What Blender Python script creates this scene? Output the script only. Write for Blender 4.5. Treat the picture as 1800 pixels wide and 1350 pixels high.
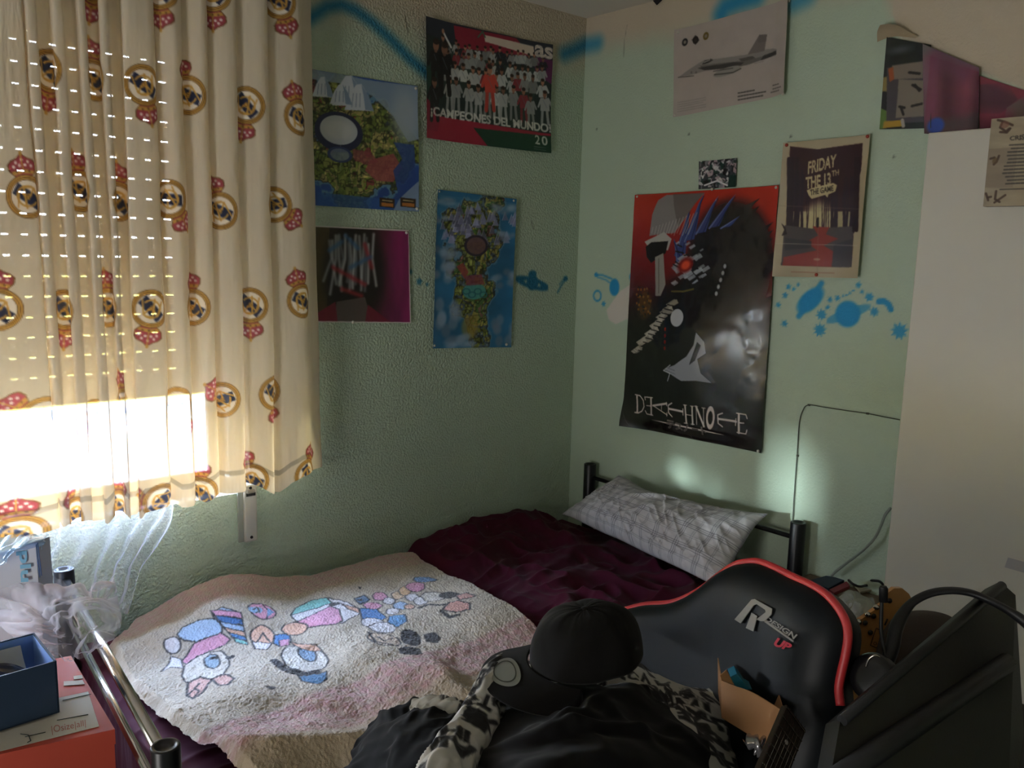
import bpy, bmesh, math, random
import numpy as np
from mathutils import Vector, Matrix

for o in list(bpy.data.objects): bpy.data.objects.remove(o)
scene = bpy.context.scene
COL = scene.collection
# ------------------------------------------------------------------ camera
CAM = np.array([-2.5327, -2.4962, 1.6467]); YAW, PIT, ROLL, FPX = 0.8506, 0.1561, 0.0258, 1495.55
cF = np.array([math.cos(PIT)*math.cos(YAW), math.cos(PIT)*math.sin(YAW), -math.sin(PIT)])
_r = np.array([math.sin(YAW), -math.cos(YAW), 0.]); _u = np.cross(_r, cF)
cR = _r*math.cos(ROLL)+_u*math.sin(ROLL); cU = -_r*math.sin(ROLL)+_u*math.cos(ROLL)
cam_d = bpy.data.cameras.new('camera'); cam = bpy.data.objects.new('camera', cam_d); COL.objects.link(cam)
cam.matrix_world = Matrix(((cR[0], cU[0], -cF[0], CAM[0]), (cR[1], cU[1], -cF[1], CAM[1]), (cR[2], cU[2], -cF[2], CAM[2]), (0, 0, 0, 1)))
cam_d.sensor_fit = 'HORIZONTAL'; cam_d.sensor_width = 36; cam_d.lens = 36*FPX/1800; cam_d.clip_start = .02; cam_d.clip_end = 400
scene.camera = cam
# ------------------------------------------------------------------ light
scene.view_settings.view_transform = 'Standard'; scene.view_settings.look = 'None'; scene.view_settings.gamma = 1
scene.view_settings.use_curve_mapping = False
scene.view_settings.exposure = 0.35
scene.cycles.use_denoising = True
scene.cycles.max_bounces = 12; scene.cycles.diffuse_bounces = 6; scene.cycles.transparent_max_bounces = 16
scene.cycles.sample_clamp_indirect = 8
W = bpy.data.worlds.new('sky'); scene.world = W; W.use_nodes = True
nt = W.node_tree; nt.nodes.clear()
wo = nt.nodes.new('ShaderNodeOutputWorld'); bg = nt.nodes.new('ShaderNodeBackground'); tc = nt.nodes.new('ShaderNodeTexCoord')
sx = nt.nodes.new('ShaderNodeSeparateXYZ'); cr = nt.nodes.new('ShaderNodeValToRGB')
nt.links.new(tc.outputs['Generated'], sx.inputs[0]); nt.links.new(sx.outputs['Z'], cr.inputs[0]); nt.links.new(cr.outputs[0], bg.inputs[0]); nt.links.new(bg.outputs[0], wo.inputs[0])
cr.color_ramp.elements[0].position = 0; cr.color_ramp.elements[0].color = (.86, .93, 1, 1)
cr.color_ramp.elements[1].position = .7; cr.color_ramp.elements[1].color = (.75, 1.05, 1.7, 1)
bg.inputs[1].default_value = 50.0
sun_d = bpy.data.lights.new('sun', 'SUN'); sun_d.energy = 30; sun_d.angle = .01; sun_d.color = (1, .93, .8)
sun = bpy.data.objects.new('sun', sun_d); COL.objects.link(sun)
sun.rotation_euler = Vector((.35, .75, -.9)).to_track_quat('-Z', 'Y').to_euler()
# the window opening is the only way in for daylight: mark it as a portal so it is sampled well
por_d = bpy.data.lights.new('window_daylight', 'AREA'); por_d.shape = 'RECTANGLE'; por_d.size = 2.1; por_d.size_y = 1.42
por_d.cycles.is_portal = True
por = bpy.data.objects.new('window_daylight', por_d); COL.objects.link(por)
por.location = (-2.465, .34, 1.55); por.rotation_euler = (-math.pi/2, 0, 0)

# low sun glancing off glazing across the street: enters by the gap beside the curtain
gl_d = bpy.data.lights.new('street_glint', 'SUN'); gl_d.energy = 6.5; gl_d.angle = .07; gl_d.color = (.80, .96, 1)
gl = bpy.data.objects.new('street_glint', gl_d); COL.objects.link(gl)
gl.rotation_euler = Vector((1, -.385, -.055)).to_track_quat('-Z', 'Y').to_euler()
# added fill light by the left wall, out of view, lifting the dim interior
dl_d = bpy.data.lights.new('room_fill', 'AREA'); dl_d.shape = 'RECTANGLE'; dl_d.size = .85; dl_d.size_y = 1.2; dl_d.energy = 25; dl_d.color = (1, .96, .92)
dl = bpy.data.objects.new('room_fill', dl_d); COL.objects.link(dl)
dl.location = (-4.36, -1.7, .72); dl.rotation_euler = (math.pi/2, 0, -math.pi/2)

# ------------------------------------------------------------------ helpers
def ray(x, y): return cF+cR*(x-900)/FPX-cU*(y-675)/FPX
def on(ax, c, x, y):
    d = ray(x, y); return CAM+d*((c-CAM[ax])/d[ax])
def dep(x, y, d): return CAM+ray(x, y)*d
def lin(c):
    c = np.asarray(c, float); return np.where(c <= .04045, c/12.92, ((np.maximum(c, 0)+.055)/1.055)**2.4)
def hx(s): return np.array([int(s[i:i+2], 16)/255 for i in (0, 2, 4)])
def tag(o, label=None, cat=None, group=None, kind=None):
    if label: o['label'] = label
    if cat: o['category'] = cat
    if group: o['group'] = group
    if kind: o['kind'] = kind
    return o
ORG = {}
def empty(name, loc):
    o = bpy.data.objects.new(name, None); COL.objects.link(o); o.location = tuple(loc); ORG[o.name] = np.array(loc, float)
    o.empty_display_size = .05
    return o
def thing(name, loc, label, cat, group=None): return tag(empty(name, loc), label, cat, group)
def link(name, me, parent=None, loc=None):
    o = bpy.data.objects.new(name, me); COL.objects.link(o)
    if parent is not None:
        o.parent = parent; ORG[o.name] = ORG[parent.name]
    else:
        l = np.zeros(3) if loc is None else np.array(loc, float)
        o.location = tuple(l); ORG[o.name] = l
    return o
def org(parent, loc):
    if parent is not None: return ORG[parent.name]
    return np.zeros(3) if loc is None else np.array(loc, float)

# numpy value noise
def _h(ix, iy, s):
    n = (ix.astype(np.int64)*374761393+iy.astype(np.int64)*668265263+s*974634777) & 0x7fffffff
    n = ((n ^ (n >> 13))*1274126177) & 0x7fffffff
    return ((n ^ (n >> 16)) & 0xffff)/65535.
def vn(x, y, s=0):
    x = np.asarray(x, float); y = np.asarray(y, float)
    ix = np.floor(x); iy = np.floor(y); fx = x-ix; fy = y-iy
    fx = fx*fx*fx*(fx*(fx*6-15)+10); fy = fy*fy*fy*(fy*(fy*6-15)+10); ix = ix.astype(np.int64); iy = iy.astype(np.int64)
    return (_h(ix, iy, s)*(1-fx)+_h(ix+1, iy, s)*fx)*(1-fy)+(_h(ix, iy+1, s)*(1-fx)+_h(ix+1, iy+1, s)*fx)*fy
def fbm(x, y, s=0, o=4):
    a = 0; w = .5
    for i in range(o): a = a+w*vn(x*2**i+i*17.3, y*2**i+i*9.1, s+i); w *= .5
    return a/(1-.5**o)
def ridge(x, y, s=0):
    return 1.12-np.sqrt((2*vn(x, y, s)-1)**2+.0225)
def sst(a, b, x):
    t = np.clip((x-a)/(b-a+1e-12), 0, 1); return t*t*(3-2*t)

# ---- materials
MATS = {}
def mat(name, col=(.5, .5, .5), rough=.6, metal=0, attr=False, noise=0, nscale=20, bump=0, bscale=80, bdist=.002, transl=0, clear=0, sheen=0, spec=.5, emit=0, coat=0, tcol=None):
    if name in MATS: return MATS[name]
    m = bpy.data.materials.new(name); m.use_nodes = True; MATS[name] = m
    nt = m.node_tree; N = nt.nodes; L = nt.links; b = N['Principled BSDF']; out = N['Material Output']
    b.inputs['Roughness'].default_value = rough; b.inputs['Metallic'].default_value = metal
    b.inputs['Specular IOR Level'].default_value = spec
    if sheen: b.inputs['Sheen Weight'].default_value = sheen
    if coat: b.inputs['Coat Weight'].default_value = coat; b.inputs['Coat Roughness'].default_value = .15
    tco = N.new('ShaderNodeTexCoord')
    if attr:
        c = N.new('ShaderNodeAttribute'); c.attribute_name = 'col'; csock = c.outputs['Color']
    else:
        c = N.new('ShaderNodeRGB'); l = lin(col); c.outputs[0].default_value = (*l, 1); csock = c.outputs[0]
    if noise:
        n = N.new('ShaderNodeTexNoise'); n.inputs['Scale'].default_value = nscale; n.inputs['Detail'].default_value = 5
        L.new(tco.outputs['Object'], n.inputs['Vector'])
        mr = N.new('ShaderNodeMapRange'); mr.inputs['From Min'].default_value = .3; mr.inputs['From Max'].default_value = .7
        mr.inputs['To Min'].default_value = 1-noise; mr.inputs['To Max'].default_value = 1+noise*.6; L.new(n.outputs['Fac'], mr.inputs['Value'])
        mx = N.new('ShaderNodeVectorMath'); mx.operation = 'SCALE'; L.new(csock, mx.inputs[0]); L.new(mr.outputs[0], mx.inputs['Scale']); csock = mx.outputs[0]
    L.new(csock, b.inputs['Base Color'])
    nrm = None
    if bump:
        n = N.new('ShaderNodeTexNoise'); n.inputs['Scale'].default_value = bscale; n.inputs['Detail'].default_value = 3
        L.new(tco.outputs['Object'], n.inputs['Vector'])
        bp = N.new('ShaderNodeBump'); bp.inputs['Strength'].default_value = bump; bp.inputs['Distance'].default_value = bdist
        L.new(n.outputs['Fac'], bp.inputs['Height']); L.new(bp.outputs[0], b.inputs['Normal']); nrm = bp.outputs[0]
    s = b.outputs[0]
    if transl:
        t = N.new('ShaderNodeBsdfTranslucent')
        if tcol is not None:
            mu = N.new('ShaderNodeMix'); mu.data_type = 'RGBA'; mu.blend_type = 'MULTIPLY'; mu.inputs[0].default_value = 1
            L.new(csock, mu.inputs[6]); mu.inputs[7].default_value = (*lin(tcol), 1); L.new(mu.outputs[2], t.inputs[0])
        else: L.new(csock, t.inputs[0])
        if nrm: L.new(nrm, t.inputs['Normal'])
        mx = N.new('ShaderNodeMixShader'); mx.inputs[0].default_value = transl; L.new(s, mx.inputs[1]); L.new(t.outputs[0], mx.inputs[2]); s = mx.outputs[0]
    if clear:
        t = N.new('ShaderNodeBsdfTransparent'); mx = N.new('ShaderNodeMixShader'); mx.inputs[0].default_value = clear
        L.new(s, mx.inputs[1]); L.new(t.outputs[0], mx.inputs[2]); s = mx.outputs[0]
    L.new(s, out.inputs['Surface'])
    return m

# ---- dense grid mesh
def grid(name, P, m, col=None, parent=None, loc=None, skip=None, closed=False, thick=0):
    nv, nu = P.shape[:2]; V = (P.reshape(-1, 3)-org(parent, loc)).astype(np.float32)
    idx = np.arange(nv*nu).reshape(nv, nu)
    if closed: idx = np.concatenate([idx, idx[:, :1]], 1)
    q = np.stack([idx[:-1, :-1], idx[:-1, 1:], idx[1:, 1:], idx[1:, :-1]], -1)
    if skip is not None: q = q[~skip]
    q = q.reshape(-1, 4)
    me = bpy.data.meshes.new(name); n = len(q)
    me.vertices.add(len(V)); me.vertices.foreach_set('co', V.ravel())
    me.loops.add(n*4); me.loops.foreach_set('vertex_index', q.ravel().astype(np.int32))
    me.polygons.add(n); me.polygons.foreach_set('loop_start', np.arange(0, n*4, 4, dtype=np.int32)); me.polygons.foreach_set('loop_total', np.full(n, 4, np.int32))
    me.polygons.foreach_set('use_smooth', np.ones(n, bool))
    if col is not None:
        a = me.color_attributes.new('col', 'FLOAT_COLOR', 'POINT')
        c = np.ones((len(V), 4), np.float32); c[:, :3] = lin(col.reshape(-1, 3)); a.data.foreach_set('color', c.ravel())
    me.update(calc_edges=True); me.validate()
    me.materials.append(m)
    o = link(name, me, parent, loc)
    if thick:
        s = o.modifiers.new('thickness', 'SOLIDIFY'); s.thickness = thick; s.offset = 0
    return o

def catmull(C, t):
    C = np.asarray(C, float); n = len(C); t = np.clip(t, 0, n-1-1e-9); i = np.floor(t).astype(int); f = (t-i)
    g = lambda k: C[np.clip(k, 0, n-1)]
    f = f.reshape(f.shape+(1,)*(C.ndim-1))
    p0, p1, p2, p3 = g(i-1), g(i), g(i+1), g(i+2)
    return .5*((2*p1)+(-p0+p2)*f+(2*p0-5*p1+4*p2-p3)*f*f+(-p0+3*p1-3*p2+p3)*f*f*f)
def surf(ctrl, nu, nv):
    C = np.asarray(ctrl, float)            # rows, cols, 3
    A = catmull(C, np.linspace(0, C.shape[0]-1, nv))
    B = catmull(np.swapaxes(A, 0, 1), np.linspace(0, C.shape[1]-1, nu))
    return np.swapaxes(B, 0, 1)
def normals(P):
    du = np.gradient(P, axis=1); dv = np.gradient(P, axis=0); n = np.cross(du, dv)
    return n/(np.linalg.norm(n, axis=-1, keepdims=True)+1e-12)

# ---- solid mesh builder
class MB:
    def __init__(s): s.bm = bmesh.new(); s.mi = 0
    def _done(s, geom, smooth=False):
        for v in geom:
            for f in v.link_faces: f.material_index = s.mi; f.smooth = smooth
    def box(s, c, size, R=None, bev=0):
        M = Matrix.Translation(Vector(c)) @ (R.to_4x4() if R else Matrix()) @ Matrix.Diagonal((*size, 1))
        g = bmesh.ops.create_cube(s.bm, size=1, matrix=M)['verts']
        s._done(g)
        if bev:
            e = list({e for v in g for e in v.link_edges})
            r = bmesh.ops.bevel(s.bm, geom=e, offset=bev, segments=2, affect='EDGES', profile=.5)
            for f in r['faces']: f.material_index = s.mi; f.smooth = False
        return s
    def cyl(s, p0, p1, r, r1=None, n=24):
        p0 = Vector(p0); p1 = Vector(p1); d = p1-p0; M = Matrix.Translation((p0+p1)/2) @ d.to_track_quat('Z', 'Y').to_matrix().to_4x4()
        g = bmesh.ops.create_cone(s.bm, cap_ends=True, segments=n, radius1=r, radius2=r if r1 is None else r1, depth=d.length, matrix=M)['verts']
        s._done(g, True)
        for v in g:
            for f in v.link_faces:
                if len(f.verts) > 4: f.smooth = False
        return s
    def tube(s, pts, r, n=10, cap=True, rs=None):
        pts = [Vector(p) for p in pts]; rings = []; up = None
        for i, p in enumerate(pts):
            t = (pts[min(i+1, len(pts)-1)]-pts[max(i-1, 0)]).normalized()
            if up is None: up = t.orthogonal().normalized()
            up = (up-t*up.dot(t)); up = up.normalized() if up.length > 1e-6 else t.orthogonal().normalized(); w = t.cross(up)
            rr = rs[i] if rs is not None else r
            rings.append([s.bm.verts.new(p+(up*math.cos(a)+w*math.sin(a))*rr) for a in [2*math.pi*k/n for k in range(n)]])
        for a, b in zip(rings, rings[1:]):
            for k in range(n):
                f = s.bm.faces.new((a[k], a[(k+1) % n], b[(k+1) % n], b[k])); f.smooth = True; f.material_index = s.mi
        if cap:
            for q in (rings[0][::-1], rings[-1]): f = s.bm.faces.new(q); f.material_index = s.mi
        return s
    def prism(s, poly, vec):
        """poly: 3D points of one face; extruded along vec"""
        a = [s.bm.verts.new(tuple(p)) for p in poly]; v = Vector(vec); b = [s.bm.verts.new(Vector(tuple(p))+v) for p in poly]; n = len(a)
        fs = [s.bm.faces.new(a[::-1]), s.bm.faces.new(b)]+[s.bm.faces.new((a[k], a[(k+1) % n], b[(k+1) % n], b[k])) for k in range(n)]
        for f in fs: f.material_index = s.mi
        return s
    def lathe(s, c, prof, axis=(0, 0, 1), n=32):
        q = Vector(axis).to_track_quat('Z', 'Y').to_matrix(); rings = []
        for r, z in prof:
            rings.append([s.bm.verts.new(Vector(c)+q @ Vector((r*math.cos(2*math.pi*k/n), r*math.sin(2*math.pi*k/n), z))) for k in range(n)])
        for a, b in zip(rings, rings[1:]):
            for k in range(n):
                f = s.bm.faces.new((a[k], a[(k+1) % n], b[(k+1) % n], b[k])); f.smooth = True; f.material_index = s.mi
        return s
    def ball(s, c, r, sc=(1, 1, 1), R=None):
        M = Matrix.Translation(Vector(c)) @ (R.to_4x4() if R else Matrix()) @ Matrix.Diagonal((*sc, 1))
        g = bmesh.ops.create_uvsphere(s.bm, u_segments=20, v_segments=12, radius=r, matrix=M)['verts']; s._done(g, True); return s
    def tris(s, T):
        for t in T:
            f = s.bm.faces.new([s.bm.verts.new(tuple(p)) for p in t]); f.material_index = s.mi
        return s
    def build(s, name, mats, parent=None, loc=None):
        o = org(parent, loc)
        bmesh.ops.remove_doubles(s.bm, verts=s.bm.verts, dist=1e-6)
        for f in s.bm.faces:
            pass
        bmesh.ops.recalc_face_normals(s.bm, faces=s.bm.faces)
        for v in s.bm.verts: v.co -= Vector(o)
        me = bpy.data.meshes.new(name); s.bm.to_mesh(me); s.bm.free()
        for m in (mats if isinstance(mats, (list, tuple)) else [mats]): me.materials.append(m)
        return link(name, me, parent, loc)

# ---- lettering: outline triangles of the built-in font, normalised to a unit box
_T = {}
def text_tris(txt, bold=0.0, shear=0.0):
    k = (txt, bold, shear)
    if k in _T: return _T[k]
    c = bpy.data.curves.new('t', 'FONT'); c.body = txt; c.offset = bold; c.shear = shear; c.resolution_u = 4
    o = bpy.data.objects.new('t', c); COL.objects.link(o)
    me = o.to_mesh(); me.calc_loop_triangles(); V = np.array([v.co[:2] for v in me.vertices]); F = [tuple(t.vertices) for t in me.loop_triangles]
    o.to_mesh_clear(); bpy.data.objects.remove(o); bpy.data.curves.remove(c)
    lo = V.min(0); hi = V.max(0); V = (V-lo)/(hi-lo); T = V[np.array(F)]; _T[k] = T
    return T
def bil(q, T):
    """unit box coords (u right, v up) -> quad q = TL,TR,BR,BL"""
    q = np.asarray(q, float); u = T[..., :1]; v = 1-T[..., 1:2]
    return (q[0]*(1-u)+q[1]*u)*(1-v)+(q[3]*(1-u)+q[2]*u)*v

# ---- a painted surface: metric canvas sampled by a dense mesh
class Canvas:
    def __init__(s, a0, a1, b0, b1, res, base, px=None):
        s.a0, s.b0, s.res = a0, b0, res; s.W = int(math.ceil((a1-a0)/res))+1; s.H = int(math.ceil((b1-b0)/res))+1
        s.img = np.ones((s.H, s.W, 3))*np.asarray(base, float); s.px = px
        s.A, s.B = np.meshgrid(a0+np.arange(s.W)*res, b0+np.arange(s.H)*res)
    def m(s, pts):
        return np.array([s.px(*p) for p in pts]) if s.px else np.asarray(pts, float)
    def _box(s, P, pad):
        j0 = max(0, int((P[:, 0].min()-pad-s.a0)/s.res)); j1 = min(s.W, int((P[:, 0].max()+pad-s.a0)/s.res)+2)
        i0 = max(0, int((P[:, 1].min()-pad-s.b0)/s.res)); i1 = min(s.H, int((P[:, 1].max()+pad-s.b0)/s.res)+2)
        return i0, i1, j0, j1
    def put(s, sl, mask, col):
        m = mask[..., None]; s.img[sl] = s.img[sl]*(1-m)+np.asarray(col, float)*m
    def poly(s, pts, col, a=1.0, raw=False):
        P = np.asarray(pts, float) if raw else s.m(pts)
        i0, i1, j0, j1 = s._box(P, 0)
        if i1 <= i0 or j1 <= j0: return s
        A = s.A[i0:i1, j0:j1]; B = s.B[i0:i1, j0:j1]; cov = np.zeros(A.shape); h = s.res*.25
        n = len(P)
        for da, db in ((-h, -h), (h, -h), (-h, h), (h, h)):
            x = A+da; y = B+db; ins = np.zeros(A.shape, bool)
            for k in range(n):
                x0, y0 = P[k]; x1, y1 = P[(k+1) % n]
                if y0 == y1: continue
                ins ^= ((y0 > y) != (y1 > y)) & (x < (x1-x0)*(y-y0)/(y1-y0)+x0)
            cov += ins*.25
        s.put(np.s_[i0:i1, j0:j1], cov*a, col); return s
    def line(s, pts, w, col, a=1.0, soft=0, raw=False, w1=None):
        """polyline; w is full width in metres"""
        P = np.asarray(pts, float) if raw else s.m(pts)
        pad = w+soft; i0, i1, j0, j1 = s._box(P, pad)
        if i1 <= i0 or j1 <= j0: return s
        A = s.A[i0:i1, j0:j1]; B = s.B[i0:i1, j0:j1]; D = np.full(A.shape, 9.)
        n = len(P)-1
        for k in range(n):
            p, q = P[k], P[k+1]; d = q-p; L = d@d+1e-12; t = np.clip(((A-p[0])*d[0]+(B-p[1])*d[1])/L, 0, 1)
            ww = w if w1 is None else w+(w1-w)*(k+t)/n
            D = np.minimum(D, np.hypot(A-p[0]-t*d[0], B-p[1]-t*d[1])-ww/2)
        so = max(soft, s.res*.5); s.put(np.s_[i0:i1, j0:j1], (1-sst(-so, so, D))*a, col); return s
    def ell(s, c, rx, ry, col, a=1.0, rot=0, soft=0, raw=False, ring=0):
        C = np.asarray(c, float) if raw else s.m([c])[0]; r = max(rx, ry)+soft+ring
        i0, i1, j0, j1 = s._box(np.array([C]), r)
        if i1 <= i0 or j1 <= j0: return s
        A = s.A[i0:i1, j0:j1]-C[0]; B = s.B[i0:i1, j0:j1]-C[1]; ca, sa = math.cos(rot), math.sin(rot)
        D = (np.sqrt(((A*ca+B*sa)/rx)**2+((-A*sa+B*ca)/ry)**2)-1)*min(rx, ry)
        if ring: D = np.abs(D)-ring/2
        so = max(soft, s.res*.5); s.put(np.s_[i0:i1, j0:j1], (1-sst(-so, so, D))*a, col); return s
    def text(s, txt, quad, col, bold=0, shear=0, a=1.0, raw=False):
        q = np.asarray(quad, float) if raw else s.m(quad)
        for t in bil(q, text_tris(txt, bold, shear)): s.poly(t, col, a, raw=True)
        return s
    def star(s, c, r, col, n=6, raw=False, rot=.2):
        C = np.asarray(c, float) if raw else s.m([c])[0]
        return s.poly([(C[0]+(r if k % 2 == 0 else r*.55)*math.cos(rot+k*math.pi/n), C[1]+(r if k % 2 == 0 else r*.55)*math.sin(rot+k*math.pi/n)) for k in range(2*n)], col, .85, raw=True)
    def sample(s, a, b):
        x = np.clip((a-s.a0)/s.res, 0, s.W-1.001); y = np.clip((b-s.b0)/s.res, 0, s.H-1.001); i = y.astype(int); j = x.astype(int); fx = (x-j)[..., None]; fy = (y-i)[..., None]
        I = s.img
        return (I[i, j]*(1-fx)+I[i, j+1]*fx)*(1-fy)+(I[i+1, j]*(1-fx)+I[i+1, j+1]*fx)*fy
pL = lambda x, y: on(1, 0, x, y)[[0, 2]]                      # window wall: (x, z)
def pR(x, y): q = on(0, 0, x, y); return np.array([-q[1], q[2]])   # bed-head wall: (-y, z)

def voile(name, col, clear_face, clear_edge):
    m = mat(name, col, rough=.8, transl=.3); N = m.node_tree.nodes; L = m.node_tree.links; out = N['Material Output']; src = out.inputs['Surface'].links[0].from_socket
    lw = N.new('ShaderNodeLayerWeight'); lw.inputs['Blend'].default_value = .45; mr = N.new('ShaderNodeMapRange'); L.new(lw.outputs['Facing'], mr.inputs['Value'])
    mr.inputs['From Min'].default_value = .1; mr.inputs['From Max'].default_value = .9; mr.inputs['To Min'].default_value = clear_face; mr.inputs['To Max'].default_value = clear_edge
    t = N.new('ShaderNodeBsdfTransparent'); mx = N.new('ShaderNodeMixShader'); L.new(mr.outputs[0], mx.inputs[0]); L.new(src, mx.inputs[1]); L.new(t.outputs[0], mx.inputs[2]); L.new(mx.outputs[0], out.inputs['Surface'])
    return m
# ================================================================== room shell
CEIL = 2.558
mint, cream, spray = hx('b9cab4'), hx('c9bca6'), hx('2f8fb8')
plaster = mat('painted_plaster', attr=True, rough=.75, bump=1.0, bscale=125, bdist=.012, spec=.3)
plasterR = mat('painted_plaster_fine', attr=True, rough=.7, bump=.5, bscale=120, bdist=.005, spec=.35)
# window wall (y = 0) with the window opening
X0, X1, Z0, Z1 = -3.52, -1.43, .872, 2.24
cL = Canvas(-2.3, 0, .4, CEIL, .005, mint, pL)
edge = 2.36+.05*(fbm(cL.A*3, cL.B*2, 5)-.5)*2
k = sst(-.10, .10, cL.B-edge)[..., None]; cL.img = cL.img*(1-k)+cream*k
cL.line([(520, 45), (548, 30), (575, 12), (600, 8), (625, 18), (655, 40), (690, 72), (720, 103), (752, 130)], .035, spray*.85, .95, soft=.022)
cL.line([(992, 95), (1010, 88), (1040, 74)], .05, spray*.85, .9, soft=.03)
for p, r in (((737, 495), .016), ((751, 500), .009), ((722, 478), .011)): cL.star(p, r, spray*.8, 5)
cL.ell((936, 497), .032, .030, spray*.8); cL.ell((936, 498), .07, .016, spray*.8, rot=-.22, ring=.012)
cL.ell((936, 482), .022, .015, spray*.8)
cL.ell((994, 490), .013, .011, spray*.8); cL.line([(993, 492), (985, 505), (980, 514)], .008, spray*.8, .8)
cL.line([(990, 492), (983, 500)], .005, spray*.8, .8)
for a, b in (((712, 28), (718, 58)), ((934, 388), (938, 402))): cL.line([a, b], .004, hx('55524a'), .6)
xs = np.concatenate([np.arange(-4.4, X0, .2), [X0], np.arange(X0+.05, X1-.02, .2), [X1], np.arange(-1.425, 0, .005), [0]])
zs = np.concatenate([[0, .2, .4], np.arange(.405, Z0-.003, .005), [Z0], np.arange(Z0+.005, Z1, .005), [Z1], np.arange(Z1+.005, CEIL, .005), [CEIL]])
A, B = np.meshgrid(xs, zs)
cx = (xs[:-1]+xs[1:])/2; cz = (zs[:-1]+zs[1:])/2; CX, CZ = np.meshgrid(cx, cz)
skip = (CX > X0) & (CX < X1) & (CZ > Z0) & (CZ < Z1)
P = np.stack([A, A*0, B], -1)
tag(grid('wall_window_side', P[:, ::-1], plaster, cL.sample(A, B)[:, ::-1], skip=skip[:, ::-1]), kind='structure')
# bed-head wall (x = 0)
cW = Canvas(0, 2.6, .4, CEIL, .005, mint, pR)
edge = 2.43+.05*(fbm(cW.A*3, cW.B*2, 8)-.5)*2
edge = np.where(cW.A > 1.2, 2.43-np.clip((cW.A-1.2)*14, 0, 1)*(.165+.54*(cW.A-1.3)), edge)
sft = np.where(cW.A > 1.24, .012, .06)
k = sst(-1, 1, (cW.B-edge)/sft)[..., None]; cW.img = cW.img*(1-k)+cream*k
cW.line([(1030, 80), (1050, 76)], .055, spray, .8, soft=.03)
cW.line([(1268, 24), (1275, 12), (1300, 2), (1330, -6)], .06, spray, 1, soft=.03)
cW.line([(1396, 6), (1420, -6)], .05, spray, .8, soft=.03)
B1 = hx('2c94c8')
cW.line([(1048, 483), (1060, 484), (1075, 490)], .008, B1, .8, soft=.003); cW.line([(1050, 487), (1065, 492), (1072, 497)], .006, B1, .8, soft=.003)
cW.ell((1048, 483), .011, .009, B1); cW.ell((1080, 505), .026, .034, B1, soft=.004); cW.ell((1112, 487), .016, .02, B1, soft=.004)
cW.ell((1050, 520), .02, .02, B1, ring=.009, a=.8); cW.star((1061, 534), .014, B1, 6)
cW.poly([(1066, 545), (1078, 528), (1090, 512), (1108, 500), (1122, 505), (1118, 560), (1100, 562), (1082, 570), (1070, 562)], hx('d9d2c8'))
cW.ell((1424, 528), .055, .030, B1, rot=.75, soft=.006); cW.line([(1404, 556), (1420, 535), (1444, 498)], .018, B1, .9, soft=.005)
cW.ell((1490, 552), .041, .041, B1, soft=.006); cW.ell((1490, 552), .055, .012, B1, a=.7, rot=.4, ring=.01)
for p, r, n in (((1386, 504), .012, 5), ((1395, 508), .009, 5), ((1403, 500), .008, 5), ((1380, 519), .013, 5), ((1368, 536), .012, 6), ((1379, 569), .014, 6), ((1441, 580), .025, 9), ((1444, 553), .021, 8), ((1455, 540), .010, 6), ((1459, 527), .011, 6), ((1472, 524), .011, 6), ((1509, 501), .012, 5), ((1515, 513), .008, 5), ((1528, 522), .017, 6), ((1537, 548), .017, 7), ((1581, 582), .029, 9)): cW.star(p, r, B1, n)
for p in ((1482, 520), (1488, 519), (1494, 515), (1500, 511)): cW.ell(p, .004, .003, B1)
cW.line([(1545, 530), (1553, 529), (1562, 535), (1566, 544)], .018, B1, .95, soft=.003)
cW.line([(1102, 45), (1098, 70), (1096, 100)], .002, hx('6b665c'), .6)
for p in ((1049, 227), (1211, 236), (1571, 276), (1390, 240)): cW.ell(p, .004, .004, hx('44423c'), .7)
# grubby marks low on the wall beside the bed
ys = np.concatenate([np.arange(0, 1.9, .005), np.arange(1.9, 4.2, .1), [4.2]]); zs2 = np.concatenate([[0, .2, .4], np.arange(.405, CEIL, .005), [CEIL]])
A, B = np.meshgrid(ys, zs2); P = np.stack([A*0, -A, B], -1)
tag(grid('wall_bed_side', P, plasterR, cW.sample(np.minimum(A, 2.59), B)), kind='structure')
pl = mat('ceiling_paint', hx('d8d2c8'), rough=.8, bump=.2, bscale=90)
wl = mat('far_wall_paint', hx('c2cdbb'), rough=.8, bump=.2, bscale=90)
flo = mat('floor_tiles', hx('4a4038'), rough=.35, noise=.25, nscale=6)
tag(MB().box((-2.3, -2.25, CEIL+.05), (4.8, 4.7, .1)).build('ceiling', pl), kind='structure')
tag(MB().box((-2.3, -2.25, -.05), (4.8, 4.7, .1)).build('floor', flo), kind='structure')
tag(MB().box((-4.45, -2.1, CEIL/2), (.1, 4.4, CEIL)).build('wall_left_side', wl), kind='structure')
tag(MB().box((-2.2, -4.25, CEIL/2), (4.6, .1, CEIL)).build('wall_back', wl), kind='structure')
# reveal of the window + outer skin
rv = mat('reveal_paint', hx('d8d4c6'), rough=.7, bump=.2)
DY = .30
r = MB()
r.box(((X0+X1)/2, DY/2+.002, Z0-.02), (X1-X0+.2, DY-.004, .04)).box(((X0+X1)/2, DY/2+.002, Z1+.02), (X1-X0+.2, DY-.004, .04))
r.box((X0-.05, DY/2+.002, (Z0+Z1)/2), (.1, DY-.004, Z1-Z0+.08)).box((X1+.05, DY/2+.002, (Z0+Z1)/2), (.1, DY-.004, Z1-Z0+.08))
tag(r.build('trim_window_reveal', rv), kind='structure')
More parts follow.
